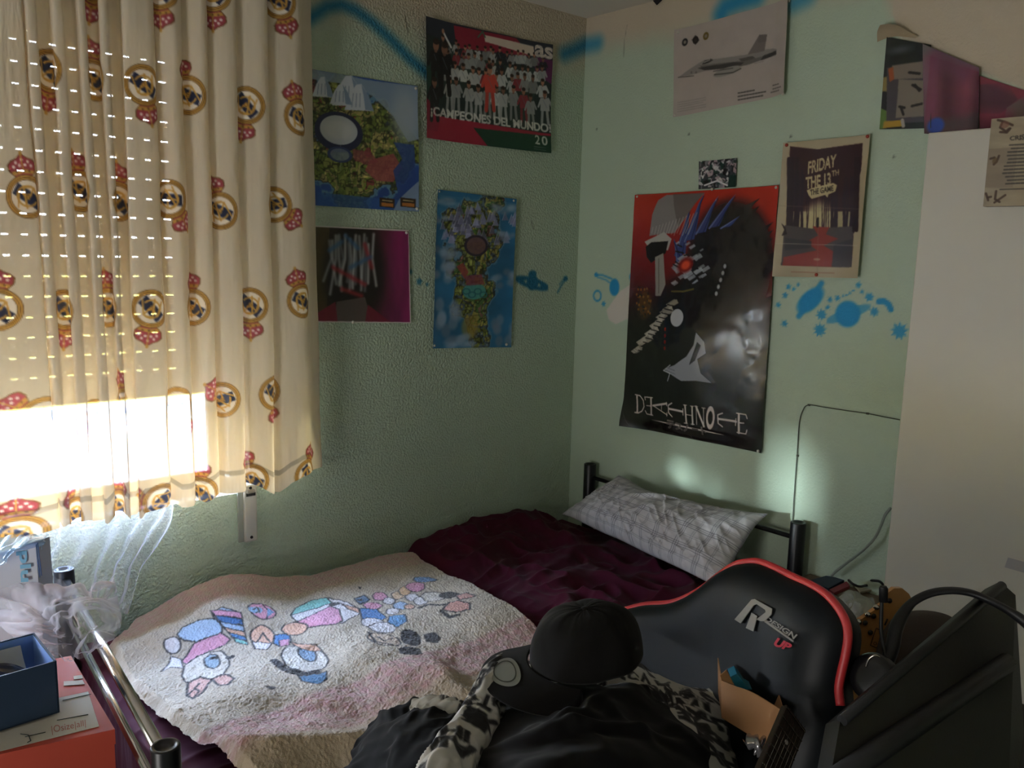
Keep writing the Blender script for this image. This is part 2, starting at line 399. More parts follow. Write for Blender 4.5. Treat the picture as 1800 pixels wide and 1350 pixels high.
# window: fixed frame with two sliding sashes
alu = mat('white_aluminium', hx('d9d9d2'), rough=.35)
glass = mat('window_glass', (1, 1, 1), rough=.02, clear=.93)
win = tag(empty('window_1', ((X0+X1)/2, .12, Z0)), kind='structure')
f = MB(); yc = .10
for z in (Z0+.0125, Z1-.0125): f.box(((X0+X1)/2, yc, z), (X1-X0, .07, .025), bev=.004)
for x in (X0+.02, X1-.02): f.box((x, yc, (Z0+Z1)/2), (.04, .07, Z1-Z0-.08), bev=.004)
f.build('window_frame', alu, win)
xm = (X0+X1)/2
for x0, x1, y in ((X0+.04, xm+.03, .085), (xm-.03, X1-.04, .115)):
    s = MB()
    for z in (Z0+.0425, Z1-.0425): s.box(((x0+x1)/2, y, z), (x1-x0, .025, .035), bev=.003)
    for x in (x0+.025, x1-.025): s.box((x, y, (Z0+Z1)/2), (.05, .025, Z1-Z0-.12), bev=.003)
    so = s.build('sash', alu, win)
    MB().box(((x0+x1)/2, y, (Z0+Z1)/2), (x1-x0-.1, .005, Z1-Z0-.12)).build('pane', glass, so)
# outside: sunlit paving close by, ochre ground and a low ochre building further off
og = mat('ochre_ground', hx('e6c84a'), rough=.9, noise=.3, nscale=.5)
pav = mat('pale_paving', hx('e8e8e2'), rough=.9, noise=.1, nscale=2)
tag(MB().box((0, 11.9, -3.1), (80, 23, .2)).build('ground_paving', pav), kind='structure')
tag(MB().box((0, 110, -3.12), (300, 183, .2)).build('ground_dry_field', og), kind='structure')
# roller shutter, lowered to just above the sill, light through the slots between its slats
ZB = 1.168
sh = mat('shutter_plastic', hx('b9a07a'), rough=.5)
sb = thing('roller_shutter', (xm, .2, ZB), 'slotted beige roller shutter lowered outside the window, glowing through the curtain', 'shutter')
s = MB(); pitch = .0575; k = 0; z = ZB+.03
rng = random.Random(3)
while z < Z1-.01:
    h = min(pitch-.006, Z1-z); s.box((xm, .2, z+h/2), (X1-X0-.004, .010, h), bev=0)
    zg = z+h; nb = 43; wx = (X1-X0-.004)/nb
    for j in range(nb):
        xa = X0+.002+j*wx
        if xa+wx > X1-.10 or z > 2.14: s.box((xa+wx/2, .2, zg+.003), (wx+.0005, .006, .0065)); continue
        s.box((xa+wx*.2, .2, zg+.003), (wx*.62, .006, .0065))
    z += pitch
s.build('slats', sh, sb)
MB().box((xm, .2, ZB+.015), (X1-X0-.01, .016, .03), bev=.003).build('bottom_bar', sh, sb)
# strap winder plate under the right end of the window
stp = on(1, -.014, 439, 905); met = mat('winder_plate', hx('b9b5a6'), rough=.4, metal=.3); blk = mat('dark_slot', hx('141210'), rough=.8)
w = thing('shutter_strap_winder', (stp[0], 0, .716), 'narrow metal strap winder plate screwed to the wall under the curtain', 'strap winder')
MB().box((stp[0]-.006, -.004, .802), (.058, .008, .178), bev=.002).build('backing', mat('grey_filler', hx('8f9286'), rough=.8), w)
MB().box((stp[0]+.002, -.013, .806), (.042, .014, .186), bev=.004).build('cover_plate', met, w)
MB().box((stp[0]+.002, -.021, .868), (.030, .003, .010)).build('strap_slot', blk, w)
MB().box((stp[0]+.002, -.022, .878), (.026, .006, .012), bev=.002).build('strap', mat('strap_webbing', hx('7c7466'), rough=.9), w)
for z in (.889, .728): MB().lathe((stp[0]+.002, -.020, z), [(0, .003), (.004, .003), (.005, 0)], (0, -1, 0), 12).build('screw', blk, w)
# ================================================================== printed curtain
# knots: pixel x on the top line and on the hem line of the folds, distance of the fold from the wall
KN = [(-30, -34, -.10), (-28, -30, -.15), (0, 4, -.15), (34, 100, -.15), (39, 104, -.145), (38, 103, -.11), (36, 104, -.108), (42, 108, -.15), (60, 120, -.15), (64, 124, -.14), (58, 122, -.11), (86, 146, -.105),
      (88, 141, -.15), (106, 160, -.15), (109, 164, -.14), (104, 160, -.112), (130, 186, -.105), (134, 182, -.15), (147, 199, -.15), (150, 203, -.14), (146, 198, -.11), (172, 218, -.105),
      (173, 219, -.15), (187, 226, -.152), (190, 229, -.14), (186, 225, -.11), (212, 246, -.10), (211, 243, -.135), (214, 248, -.15), (240, 275, -.155), (266, 299, -.15), (270, 303, -.13), (264, 296, -.105),
      (272, 305, -.125), (300, 330, -.155), (313, 340, -.15), (318, 345, -.125), (310, 337, -.105), (335, 360, -.135), (358, 382, -.15), (364, 388, -.125), (356, 379, -.105),
      (375, 400, -.135), (410, 430, -.15), (416, 436, -.125), (408, 428, -.105), (430, 450, -.13), (465, 480, -.15), (471, 486, -.125), (463, 480, -.10), (480, 500, -.125), (525, 540, -.135), (532, 548, -.10), (528, 548, -.07), (545, 564, -.04), (546, 566, -.022)]
Pt = np.array([on(1, y, a, 0) for a, b, y in KN]); Pb = np.array([on(1, y, b, 880) for a, b, y in KN])
def chaikin(P, n=2):
    for _ in range(n):
        Q = [P[0]]
        for a, b in zip(P, P[1:]): Q += [a*.75+b*.25, a*.25+b*.75]
        P = np.array(Q+[P[-1]])
    return P
Pt, Pb = chaikin(Pt), chaikin(Pb)
mid = (Pt+Pb)/2; S = np.concatenate([[0], np.cumsum(np.linalg.norm(np.diff(mid[:, :2], axis=0), axis=1))])
CW = S[-1]; su = np.linspace(0, CW, int(CW/.0028))
ip = lambda P: np.stack([np.interp(su, S, P[:, k]) for k in range(3)], -1)
T_, B_ = ip(Pt), ip(Pb)
# hem height along the cloth, read at pixel columns
hem_px = [(-70, 950), (0, 944), (60, 938), (104, 925), (119, 917), (128, 921), (150, 912), (163, 912), (167, 919), (186, 918), (200, 903), (218, 902), (227, 911), (246, 909), (252, 898), (298, 886), (302, 880), (318, 890), (338, 885), (345, 878), (360, 882), (380, 868), (400, 868), (430, 862), (436, 850), (447, 852), (458, 855), (470, 862), (482, 868), (497, 867), (515, 850), (535, 838), (566, 830)]
hz = np.array([on(1, -.13, a, b)[[0, 2]] for a, b in hem_px])
zh = np.interp(B_[:, 0], hz[:, 0], hz[:, 1])
ZT = 2.47; nv = 560
v = np.linspace(0, 1, nv)[:, None]
Z = ZT*(1-v)+zh[None]*v
f = (Z-T_[None, :, 2])/(B_[None, :, 2]-T_[None, :, 2])
Pc = T_[None]*(1-f[..., None])+B_[None]*f[..., None]; Pc[..., 2] = Z
s_ = su[None]+0*Z
Pc[..., 1] += .006*(fbm(s_*9, Z*2.2, 3)-.5)*2+.0016*(fbm(s_*60, Z*14, 4)-.5)*2
Pc[..., 0] += .004*(fbm(s_*5, Z*3, 6)-.5)*2
Pc[..., 1] += .02*sst(.97, .90, Z)*(fbm(s_*22, Z*3, 9)-.5)
# last fold curls up at its lower right corner
fl = sst(.0, 1., (s_-(CW-.16))/.16)*sst(1.12, .93, Z); Pc[..., 1] -= .03*fl*(1-sst(.75, 1., (s_-(CW-.16))/.16))
cc = Canvas(0, CW, .8, ZT, .0028, hx('dbd0bc'))
# hem band: a turned-up double layer
CREST_R = .052
GO, DK, NV, RD = hx('c49748'), hx('6b4a22'), hx('222a4a'), hx('a0404c')
def crest(c, R, rot):
    """club crest: ringed disc with a slanted blue band and gold letters, crown above"""
    C = np.asarray(c, float); ca, sa = math.cos(rot), math.sin(rot)
    T = lambda pts: [C+R*np.array((x*ca-y*sa, x*sa+y*ca)) for x, y in pts]
    # crown
    cr = [(-.36, .92), (-.62, 1.18), (-.66, 1.45), (-.50, 1.62), (-.25, 1.72), (0, 1.92), (.25, 1.72), (.50, 1.62), (.66, 1.45), (.62, 1.18), (.36, .92)]
    cc.poly(T([(x*1.1, y+(y-1.3)*.08) for x, y in cr]), DK, raw=True); cc.poly(T(cr), RD, raw=True)
    cc.poly(T([(-.46, .98), (-.55, 1.14), (0, 1.24), (.55, 1.14), (.46, .98), (0, 1.06)]), GO, raw=True)
    for x, y in ((-.42, 1.36), (-.14, 1.42), (.14, 1.42), (.42, 1.36), (-.3, 1.55), (.3, 1.55), (0, 1.66)): cc.ell(T([(x, y)])[0], R*.07, R*.07, hx('f0e0e0'), raw=True)
    cc.line(T([(0, 1.2), (0, 1.85)]), R*.06, GO, raw=True)
    for x in (-.3, 0, .3): cc.ell(T([(x, 1.13)])[0], R*.05, R*.05, DK, raw=True)
    cc.ell(T([(0, 1.95)])[0], R*.08, R*.1, GO, raw=True)
    # disc
    cc.ell(C, R, R, DK, raw=True); cc.ell(C, R*.96, R*.96, GO, raw=True); cc.ell(C, R*.86, R*.86, DK, raw=True, ring=R*.035); cc.ell(C, R*.78, R*.78, DK, raw=True)
    cc.ell(C, R*.745, R*.745, hx('f4ece0'), raw=True)
    cc.poly(T([(-.68, .22), (-.34, .66), (.68, -.22), (.34, -.66)]), NV, raw=True)
    G = GO*1.05
    # entwined letters
    cc.line(T([(-.5, -.42), (-.34, .34), (0, -.12), (.34, .34), (.5, -.42)]), R*.085, G, raw=True)
    th = np.linspace(.75, 2*math.pi-.75, 18)
    cc.line(T([(.46*math.cos(t), .46*math.sin(t)+.02) for t in th]), R*.09, G, raw=True)
    cc.line(T([(-.12, -.5), (-.12, .42), (.22, .42)]), R*.10, G, raw=True); cc.line(T([(-.12, .06), (.14, .06)]), R*.10, G, raw=True)
    cc.ell(T([(0, -.02)])[0], R*.09, R*.09, DK, raw=True); cc.ell(T([(0, -.02)])[0], R*.06, R*.06, G, raw=True)
CR = [(0.323, 2.05, 2.97), (0.556, 2.044, 0.09), (0.781, 2.041, 3.32), (0.986, 2.035, 0.35), (1.225, 2.029, 2.97), (1.427, 2.015, 0.26), (0.877, 2.289, 3.14), (1.101, 2.312, 3.14), (1.365, 2.33, 3.49), (0.568, 2.277, 2.97), (0.143, 1.744, 0.14), (0.438, 1.766, 0.17), (0.666, 1.746, 0.0), (0.882, 1.758, 3.75), (1.107, 1.734, 0.31), (1.34, 1.76, 4.1), (0.07, 1.474, 0.0), (0.315, 1.467, 3.05), (0.559, 1.47, 0.09), (0.778, 1.467, 2.97), (0.981, 1.467, 0.17), (1.222, 1.468, 3.14), (1.424, 1.478, 0.26), (0.155, 1.202, 1.05), (0.441, 1.178, 1.57), (0.618, 1.209, 0.14), (0.888, 1.197, 3.49), (1.099, 1.198, 1.05), (1.295, 1.205, 3.32), (0.098, 0.906, 0.0), (0.315, 0.921, 0.52), (0.553, 0.922, -0.35), (0.787, 0.933, 1.4), (0.989, 0.929, 0.09), (1.219, 0.942, 0.35), (1.441, 0.931, -0.35)]

for s0, z0, rot in CR: crest((s0, z0), CREST_R, rot)
col = cc.sample(s_, Z)
band = sst(.0, .002, (Z-zh[None])-.052)*sst(.0, .002, .070-(Z-zh[None])) * (s_ < CW-.10)
col = col*(1-.22*band[..., None])
cloth = mat('curtain_cotton', attr=True, rough=.85, transl=.145, clear=.029, bump=.15, bscale=900, bdist=.0004, tcol=hx('ecd4aa'))
ct = tag(grid('printed_curtain', Pc, cloth, col, loc=(-1.7, -.12, ZT)), 'cream gathered curtain printed with gold and navy crowned football crests over the window', 'curtain')
MB().cyl((-3.4, -.13, ZT+.012), (-1.1, -.13, ZT+.012), .012).ball((-1.1, -.13, ZT+.012), .022).build('curtain_rod', mat('rod_wood', hx('7a5a38'), rough=.5), loc=(-2, -.13, ZT+.012))
tag(bpy.data.objects['curtain_rod'], 'brown curtain rod above the printed curtain', 'curtain rod')
for x in (-3.3, -1.2):
    brk = MB(); brk.cyl((x, -.13, ZT+.012), (x, -.004, ZT+.012), .007).lathe((x, -.012, ZT+.012), [(0, .006), (.022, .006), (.024, -.01)], (0, -1, 0), 16)
    brk.build('rod_bracket', mat('rod_wood'), bpy.data.objects['curtain_rod'])
# unseen twin, added at the far left end to limit the window light
xs2 = np.linspace(-3.62, -2.62, 320); U2, Z2 = np.meshgrid(xs2, np.linspace(ZT, .9, 120))
P2c = np.stack([U2, -.12+.03*np.sin(U2*62+2*fbm(U2*4, Z2, 4)), Z2], -1); c2 = np.ones(P2c.shape)*hx('e6decf')
for x_ in np.arange(-3.55, -2.6, .12):
    for z_ in (1.0, 1.3, 1.6, 1.9, 2.2): d2 = np.hypot(U2-x_, Z2-z_)[..., None]; c2 = np.where((d2 < .045) & (d2 > .03), GO, c2)
tag(grid('printed_curtain', P2c, cloth, c2, loc=(-3.1, -.12, ZT)), 'added second cream crest printed curtain, out of view, limiting light at the far left of the window', 'curtain')
# ================================================================== sheer inner curtain, gathered over the foot of the bed
def D(rows): return [[dep(x, y, d) for x, y, d in r] for r in rows]
sheer = voile('sheer_voile', hx('e4dfe6'), .84, .35)
C = [[on(1, -.05, x, y) for x, y in ((20, 840), (75, 850), (130, 850), (185, 850), (240, 850), (292, 845), (308, 845))],
     [on(1, -.06, x, y) for x, y in ((15, 900), (75, 905), (130, 900), (190, 905), (240, 905), (285, 905), (303, 912))],
     [on(1, -.08, x, y) for x, y in ((10, 940), (78, 950), (125, 950), (180, 955), (225, 950), (262, 945), (282, 955))],
     [on(1, -.12, x, y) for x, y in ((5, 985), (80, 990), (120, 995), (165, 1000), (205, 1000), (235, 995), (246, 1005))],
     [on(1, -.16, x, y) for x, y in ((0, 1015), (78, 1025), (115, 1030), (160, 1035), (190, 1040), (222, 1045), (232, 1055))],
     [on(1, -.20, x, y) for x, y in ((0, 1040), (70, 1050), (110, 1060), (150, 1070), (180, 1075), (205, 1075), (228, 1080))]]
Ps = surf(C, 260, 220)
uu, vv = np.meshgrid(np.linspace(0, 1, 260), np.linspace(0, 1, 220))
Ps[..., 1] += (.008)*np.sin(uu*42+3*fbm(uu*4, vv*3, 2)*2)*(.4+.6*vv)
sh_root = thing('sheer_curtain', (-1.9, -.08, 1.0), 'sheer white voile curtain hanging below the printed curtain and bunched over the bed foot', 'curtain')
grid('hanging_panel', Ps, sheer, parent=sh_root)
C = D([[(-20, 1010, 1.98), (60, 1018, 1.97), (120, 1022, 1.96), (165, 1020, 1.97), (200, 1012, 2.0)],
       [(-20, 1040, 1.93), (60, 1048, 1.90), (120, 1050, 1.88), (170, 1040, 1.88), (208, 1040, 1.95)],
       [(-10, 1075, 1.90), (60, 1075, 1.84), (110, 1068, 1.82), (165, 1062, 1.82), (212, 1075, 1.9)],
       [(0, 1100, 1.88), (60, 1105, 1.80), (115, 1100, 1.78), (170, 1095, 1.78), (212, 1105, 1.86)],
       [(30, 1125, 1.84), (75, 1135, 1.78), (118, 1135, 1.76), (165, 1120, 1.77), (203, 1122, 1.84)],
       [(50, 1140, 1.84), (90, 1160, 1.78), (120, 1172, 1.77), (148, 1150, 1.78), (172, 1128, 1.82)]])
Ps = surf(C, 300, 260); uu, vv = np.meshgrid(np.linspace(0, 1, 300), np.linspace(0, 1, 260)); N_ = normals(Ps)
wx = uu*3+1.4*fbm(uu*3, vv*3, 5); wy = vv*7+1.6*fbm(uu*3+5, vv*3, 6)
Ps = Ps+N_*(.034*(ridge(wx*1.0, wy*.7, 7)**2-.3)+.006*(ridge(wx*2.6, wy*1.5, 8)**2-.3))[..., None]*np.minimum(1, np.minimum(uu, 1-uu)*8+.2)[..., None]
grid('bunched_hem', Ps, sheer, parent=sh_root)
# ================================================================== wall posters
paper = mat('poster_print', attr=True, rough=.38, spec=.5, bump=.04, bscale=40)
gloss = mat('glossy_poster_print', attr=True, rough=.24, spec=.7, bump=.3, bscale=20, bdist=.004, coat=.8)
pin_m = mat('pin_plastic', hx('c8c4b8'), rough=.3); pin_r = mat('red_pin', hx('a03a28'), rough=.4)
def poster(name, side, q, label, cat, paint, base, res=.002, m=None, curl=.004, seed=0, back=.004, pins=(), pinmat=None, curlfn=None):
    px = pL if side == 'L' else pR
    Q = np.array([px(*p) for p in q]); lo = Q.min(0)-.01; hi = Q.max(0)+.01
    cv = Canvas(lo[0], hi[0], lo[1], hi[1], res, base, px); paint(cv)
    w = max(np.linalg.norm(Q[1]-Q[0]), np.linalg.norm(Q[2]-Q[3])); h = max(np.linalg.norm(Q[3]-Q[0]), np.linalg.norm(Q[2]-Q[1]))
    U, V = np.meshgrid(np.linspace(0, 1, int(w/res)), np.linspace(0, 1, int(h/res)))
    G = bil(Q, np.stack([U, 1-V], -1)); a, b = G[..., 0], G[..., 1]
    off = back+curl*2*np.clip(fbm(a*5, b*5, seed)-.25, 0, 1)+curl*1.5*(np.abs(U-.5)*2)**6
    if curlfn is not None: off = off+curlfn(U, V)
    P = np.stack([a, -off, b], -1) if side == 'L' else np.stack([-off, -a, b], -1)
    c = (Q.mean(0)); loc = (c[0], 0, c[1]) if side == 'L' else (0, -c[0], c[1])
    t = thing(name, loc, label, cat)
    if side == 'L': P = P[:, ::-1]; colr = cv.sample(a, b)[:, ::-1]
    else: P = P; colr = cv.sample(a, b)
    grid('printed_sheet', P, m or paper, colr, parent=t)
    for p in pins:
        g = px(*p); o = (g[0], -back-curl-.003, g[1]) if side == 'L' else (-back-curl-.003, -g[0], g[1])
        ax = (0, -1, 0) if side == 'L' else (-1, 0, 0)
        MB().lathe(o, [(0, .004), (.003, .0038), (.005, .001), (.0055, -.002), (.002, -.004), (.0008, -.008)], ax, 14).build('pushpin', pinmat or pin_m, t)
    return t
rg = np.random.RandomState(4)
# --- football team newspaper poster
def p_team(c):
    n = fbm(c.A*9, c.B*9, 3); c.img[:] = hx('1c2b2a'); k = (n > .5)[..., None]; c.img = np.where(k, hx('273832'), c.img)
    c.poly([(742, 30), (965, 80), (965, 130), (742, 60)], hx('262c38')); c.poly([(795, 45), (905, 68), (930, 100), (800, 85)], hx('8c1c34'))
    c.poly([(848, 62), (935, 82), (937, 100), (850, 74)], hx('d8c8b8')); c.poly([(935, 100), (965, 108), (965, 150), (938, 128)], hx('5c2450'))
    c.poly([(742, 200), (962, 236), (962, 272), (742, 246)], hx('9c2038')); c.poly([(830, 225), (962, 240), (962, 272), (860, 262)], hx('15402c')); c.poly([(742, 170), (770, 205), (765, 232), (744, 228)], hx('8c2038'))
    c.poly([(743, 110), (760, 110), (765, 180), (744, 175)], hx('1f4438'))
    # crowd: rows of players in white
    r = random.Random(8)
    def man(x, y, s, shirt, leg=True):
        skin = np.array(hx('a07058'))*r.uniform(.75, 1.15)
        if leg:
            c.line([(x-3*s, y+20*s), (x-4*s, y+44*s)], .011*s, shirt*.92); c.line([(x+3*s, y+20*s), (x+5*s, y+44*s)], .011*s, shirt*.92)
        c.line([(x-5*s, y+4*s), (x-9*s, y+16*s)], .008*s, shirt); c.line([(x+5*s, y+4*s), (x+9*s, y+15*s)], .008*s, shirt)
        c.poly([(x-6*s, y+2*s), (x+6*s, y+3*s), (x+7*s, y+24*s), (x-6*s, y+23*s)], shirt)
        c.line([(x-2*s, y+6*s), (x+3*s, y+18*s)], .003, hx('707884'), .6)
        c.ell((x, y-3*s), .008*s, .011*s, skin); c.ell((x, y-7*s), .0085*s, .006*s, hx('2a1c16')); 
        c.ell((x, y+3*s), .004*s, .003*s, skin*.8)
    for row, (y0, sc, n_) in enumerate(((78, .75, 17), (96, .85, 15), (118, 1.0, 13), (146, 1.1, 11))):
        for i in range(n_):
            x = 785+(950-785)*i/(n_-1)+r.uniform(-4, 4); y = y0+(x-785)*.17+r.uniform(-5, 5)
            sh = hx('c4c8c6')*r.uniform(.55, 1.0)
            if r.random() < .12: sh = hx('8c3038')
            if r.random() < .08: sh = hx('20242c')
            man(x, y, sc, sh, row == 3)
    man(858, 128, 1.5, hx('cf4a3c')); man(775, 70, 1.0, hx('14161a')); man(762, 86, 1.7, hx('101114')); man(778, 92, 1.7, hx('0e0f12')); man(758, 150, 1.4, hx('1a1a1c'))
    c.line([(776, 58), (790, 84)], .008, hx('d8d8d6')); c.ell((775, 56), .006, .008, hx('b08068'))
    c.line([(838, 66), (846, 56), (850, 66)], .006, hx('4a6a50'))
    c.text('as', [(937, 78), (965, 86), (965, 107), (937, 100)], hx('d8ccc0'), bold=.03)
    c.text('¡CAMPEONES DEL MUNDO!', [(751, 187), (963, 219), (963, 238), (751, 207)], hx('dcdcd4'), bold=.035)
    c.text('2', [(937, 237), (945, 239), (945, 255), (937, 253)], hx('dcdcd4'), bold=.02); c.text('0', [(948, 239), (957, 241), (957, 257), (948, 255)], hx('dcdcd4'), bold=.02)
    for k in range(2): c.line([(935, 258+k*4), (954, 261+k*4)], .0015, hx('a0a0a0'), .7)
poster('football_poster', 'L', [(742, 30), (965, 80), (962, 270), (743, 243)], 'crumpled newspaper poster of a football team in white reading CAMPEONES DEL MUNDO', 'poster', p_team, hx('243028'), seed=1, curl=.008)
# --- island map posters
def landmap(c, seed, water, land, mask, deep=None, cloud=None, peaks=(), fs=42):
    a, b = c.A, c.B; n = fbm(a*fs*.35, b*fs*.35, seed, 5); t = fbm(a*fs*1.6, b*fs*1.6, seed+3, 4); rdg = ridge(a*fs*2.2+3*n, b*fs*2.2, seed+5)
    m = mask(a, b)+(n-.5)*.9
    img = water[None, None]*(.8+.4*fbm(a*8, b*14, seed+9)[..., None])
    L = np.zeros_like(c.img)
    pal = [hx(x) for x in land]; q = np.clip(fbm(a*fs*.5+4, b*fs*.5, seed+11, 4)*1.5-.25, 0, .999)*len(pal); qi = q.astype(int)
    L = np.array(pal)[qi]; L = L*(.72+.45*t[..., None])
    L = np.where((rdg > .86)[..., None], L*.5, L); L = np.where(((rdg < .25) & (t > .5))[..., None], L*1.3, L)
    k = sst(-.02, .02, m)[..., None]; shore = (sst(-.10, -.04, m)*(1-sst(-.02, .0, m)))[..., None]
    img = img*(1-shore)+hx('5b86a0')*shore; rim = (sst(-.02, 0, m)*(1-sst(.02, .05, m)))[..., None]
    img = img*(1-k)+L*k; img = img*(1-rim*.7)+hx('2a2f30')*rim*.7
    c.img = img
def mask1(a, b):
    q = lambda x, y: pL(x, y)
    m = np.full(a.shape, -.5)
    for (x, y, rx, ry) in ((585, 190, .12, .10), (640, 240, .14, .10), (600, 300, .15, .10), (700, 270, .08, .10), (650, 300, .12, .09), (610, 345, .04, .05)):
        p = q(x, y); m = np.maximum(m, .55*(1-np.hypot((a-p[0])/rx, (b-p[1])/ry)))
    return m
def p_map1(c):
    landmap(c, 21, hx('264a8c'), ('8c9448', '6c7c34', '5a6c38', 'a49a5c', '7c8c3c', '8a4440'), mask1)
    c.poly([(546, 122), (590, 128), (640, 140), (731, 152), (733, 245), (715, 250), (690, 205), (655, 170), (620, 150), (546, 140)], hx('8fa2b0'), .85)
    c.ell((710, 205), .05, .08, hx('a4b0b8'), .8, soft=.03)
    for x, y, s in ((566, 152, 1.0), (612, 158, 1.5), (630, 170, 1.3), (598, 165, 1.0)):
        c.poly([(x-20*s, y+18*s), (x-12*s, y-4*s), (x-4*s, y-16*s), (x+3*s, y-17*s), (x+12*s, y-2*s), (x+20*s, y+20*s)], hx('c4ccd4'))
        c.poly([(x+3*s, y-16*s), (x+12*s, y-2*s), (x+20*s, y+20*s), (x+8*s, y+18*s), (x+6*s, y)], hx('7088a4'), .8)
        for k in range(3): c.line([(x-8*s+6*k, y-4*s), (x-10*s+7*k, y+14*s)], .003, hx('6a7c98'), .7)
    c.ell((594, 232), .088, .062, hx('232a48')); c.ell((594, 229), .068, .045, hx('b8c0c4')); c.ell((594, 229), .05, .03, hx('c8cccc'), soft=.01); c.line([(597, 205), (597, 300)], .002, hx('c8d0c8'), .5)
    c.ell((596, 272), .04, .022, hx('7c8ca0'), .8); c.ell((596, 272), .04, .022, hx('34446c'), ring=.006)
    c.poly([(648, 282), (690, 270), (705, 295), (690, 320), (660, 318), (640, 300)], hx('a04c50'), .8); c.poly([(618, 262), (650, 268), (665, 285), (640, 290), (620, 280)], hx('8c4048'), .7)
    c.poly([(690, 250), (725, 255), (728, 330), (700, 350), (690, 300), (705, 280)], hx('28488c'), .85); c.poly([(555, 338), (700, 352), (733, 340), (733, 372), (555, 362)], hx('2c5a9c'), .75)
    c.poly([(700, 350), (733, 318), (733, 372), (690, 370)], hx('a0b0c0'), .7)
    for x0 in (666, 702):
        c.poly([(x0, 347), (x0+26, 350), (x0+26, 366), (x0, 363)], hx('3a2c20')); c.poly([(x0+3, 356), (x0+24, 358), (x0+24, 364), (x0+3, 362)], hx('b07030'))
        c.line([(x0+5, 352), (x0+22, 354)], .003, hx('c8b480'))
poster('island_map_poster', 'L', [(540, 121), (731, 152), (733, 372), (548, 361)], 'large glossy illustrated map with white crater lake and snowy peaks beside the curtain', 'poster', p_map1, hx('264a8c'), seed=2, curl=.004, pins=((728, 156), (730, 367)))
def mask2(a, b):
    m = np.full(a.shape, -.5)
    for (x, y, rx, ry) in ((832, 385, .12, .09), (835, 430, .11, .12), (830, 480, .09, .10), (832, 520, .10, .09), (838, 560, .06, .08), (840, 590, .05, .06)):
        p = pL(x, y); m = np.maximum(m, .55*(1-np.hypot((a-p[0])/rx, (b-p[1])/ry)))
    return m
def p_map2(c):
    landmap(c, 41, hx('2a6c94'), ('8c9450', '7a8438', '5c6c74', 'a09a50', '54783c', '886458'), mask2)
    r = random.Random(2)
    for x, y, s in ((800, 395, 26), (870, 400, 34), (820, 380, 20)):
        for i in range(26):
            px_, py_ = x+r.uniform(-s, s), y+r.uniform(-22, 26)
            c.poly([(px_-5, py_+8), (px_, py_-7), (px_+6, py_+8)], hx('8c90b4')*r.uniform(.6, 1.2), .85); c.line([(px_, py_-7), (px_-5, py_+8)], .002, hx('c8cce0'), .7)
    c.ell((835, 432), .05, .035, hx('6c5050'), .9); c.ell((835, 432), .05, .035, hx('383040'), ring=.008)
    c.ell((832, 512), .055, .03, hx('4c9c98'), .9); 
    for k in range(4): c.ell((818+k*10, 512+(k % 2)*6), .016, .01, hx('2c6c74'), ring=.004)
    c.poly([(800, 468), (812, 462), (822, 478), (815, 490)], hx('9c4440'), .85); c.poly([(815, 485), (845, 482), (850, 500), (818, 502)], hx('94404c'), .7)
    c.ell((825, 575), .04, .045, hx('a88c3c'), .6, soft=.01)
    for x, y, rx, ry in ((775, 355, .05, .012), (885, 370, .05, .02), (780, 440, .05, .03), (775, 480, .055, .035), (888, 490, .05, .03), (780, 560, .06, .06), (885, 580, .05, .05), (800, 598, .07, .03), (770, 385, .03, .012), (885, 415, .03, .02)):
        for i in range(9): c.ell((x+r.uniform(-rx, rx)*420, y+r.uniform(-ry, ry)*420), rx*.36, ry*.42, hx('8fa4bc')*r.uniform(.75, 1.1), .7, soft=.008)
    for i in range(10): c.line([(768, 343+i*1.8), (900, 358+i*1.6)], .0015, hx('7cb0c8'), .3)
poster('long_map_poster', 'L', [(765, 333), (903, 350), (895, 610), (757, 612)], 'tall narrow island map poster with clouds around its edges, hung lower near the corner', 'poster', p_map2, hx('2a6c94'), seed=3, curl=.005, pins=((768, 337), (899, 353), (760, 607), (887, 605)))
# --- square painted picture
def p_abstract(c):
    # plain generic stand-in for the portrait: same colours, loose brush strokes
    a, b = c.A, c.B; u = (a-a.min())/(a.max()-a.min()); n = fbm(a*16, b*5, 3)
    g = sst(.5, .95, u)[..., None]; c.img = hx('2c2014')*(1-g)+hx('8c2060')*g; c.img = c.img*(.65+.6*n[..., None]); c.poly([(540, 397), (578, 399), (572, 566), (540, 566)], hx('5a4c20'), .6)
    c.ell((622, 480), .115, .165, hx('15100e'), .95, soft=.03)
    r = random.Random(12)
    for i in range(16):
        x = 578+i*5+r.uniform(-3, 3); c.line([(x, 412+r.uniform(0, 18)), (x+r.uniform(-6, 8), 455), (x+r.uniform(-14, 10), 505+r.uniform(-12, 14))], .010, hx(r.choice(['a9adae', 'c4c8c6', '8c9194', '74797c'])), .75, soft=.006)
    for x, y, x1, y1, k in ((584, 470, 640, 500, '9c1f26'), (600, 508, 634, 520, 'a82a30'), (640, 430, 652, 470, '9c1f26'), (578, 440, 600, 425, '34608a'), (606, 414, 628, 436, '34608a'), (615, 470, 650, 452, '34608a')): c.line([(x, y), (x1, y1)], .014, hx(k), .75, soft=.008)
    c.poly([(590, 530), (640, 522), (652, 566), (586, 566)], hx('5c504a'), .9); c.poly([(556, 550), (588, 530), (592, 566), (556, 566)], hx('70182c'), .9); c.poly([(645, 535), (685, 566), (640, 566)], hx('70182c'), .9)
    for k in (((540, 396.5), (716, 405)), ((716.5, 405), (719, 567)), ((540, 565.5), (719, 567.5))): c.line(list(k), .006, hx('d0ccc4'))
poster('painted_print', 'L', [(540, 396), (716, 404), (719.5, 568), (540, 566)], 'square magenta and black print of pale brush strokes with white border beside the curtain', 'poster', p_abstract, hx('5c1c3c'), seed=4, curl=.003, pins=((712, 409), (618, 566)))
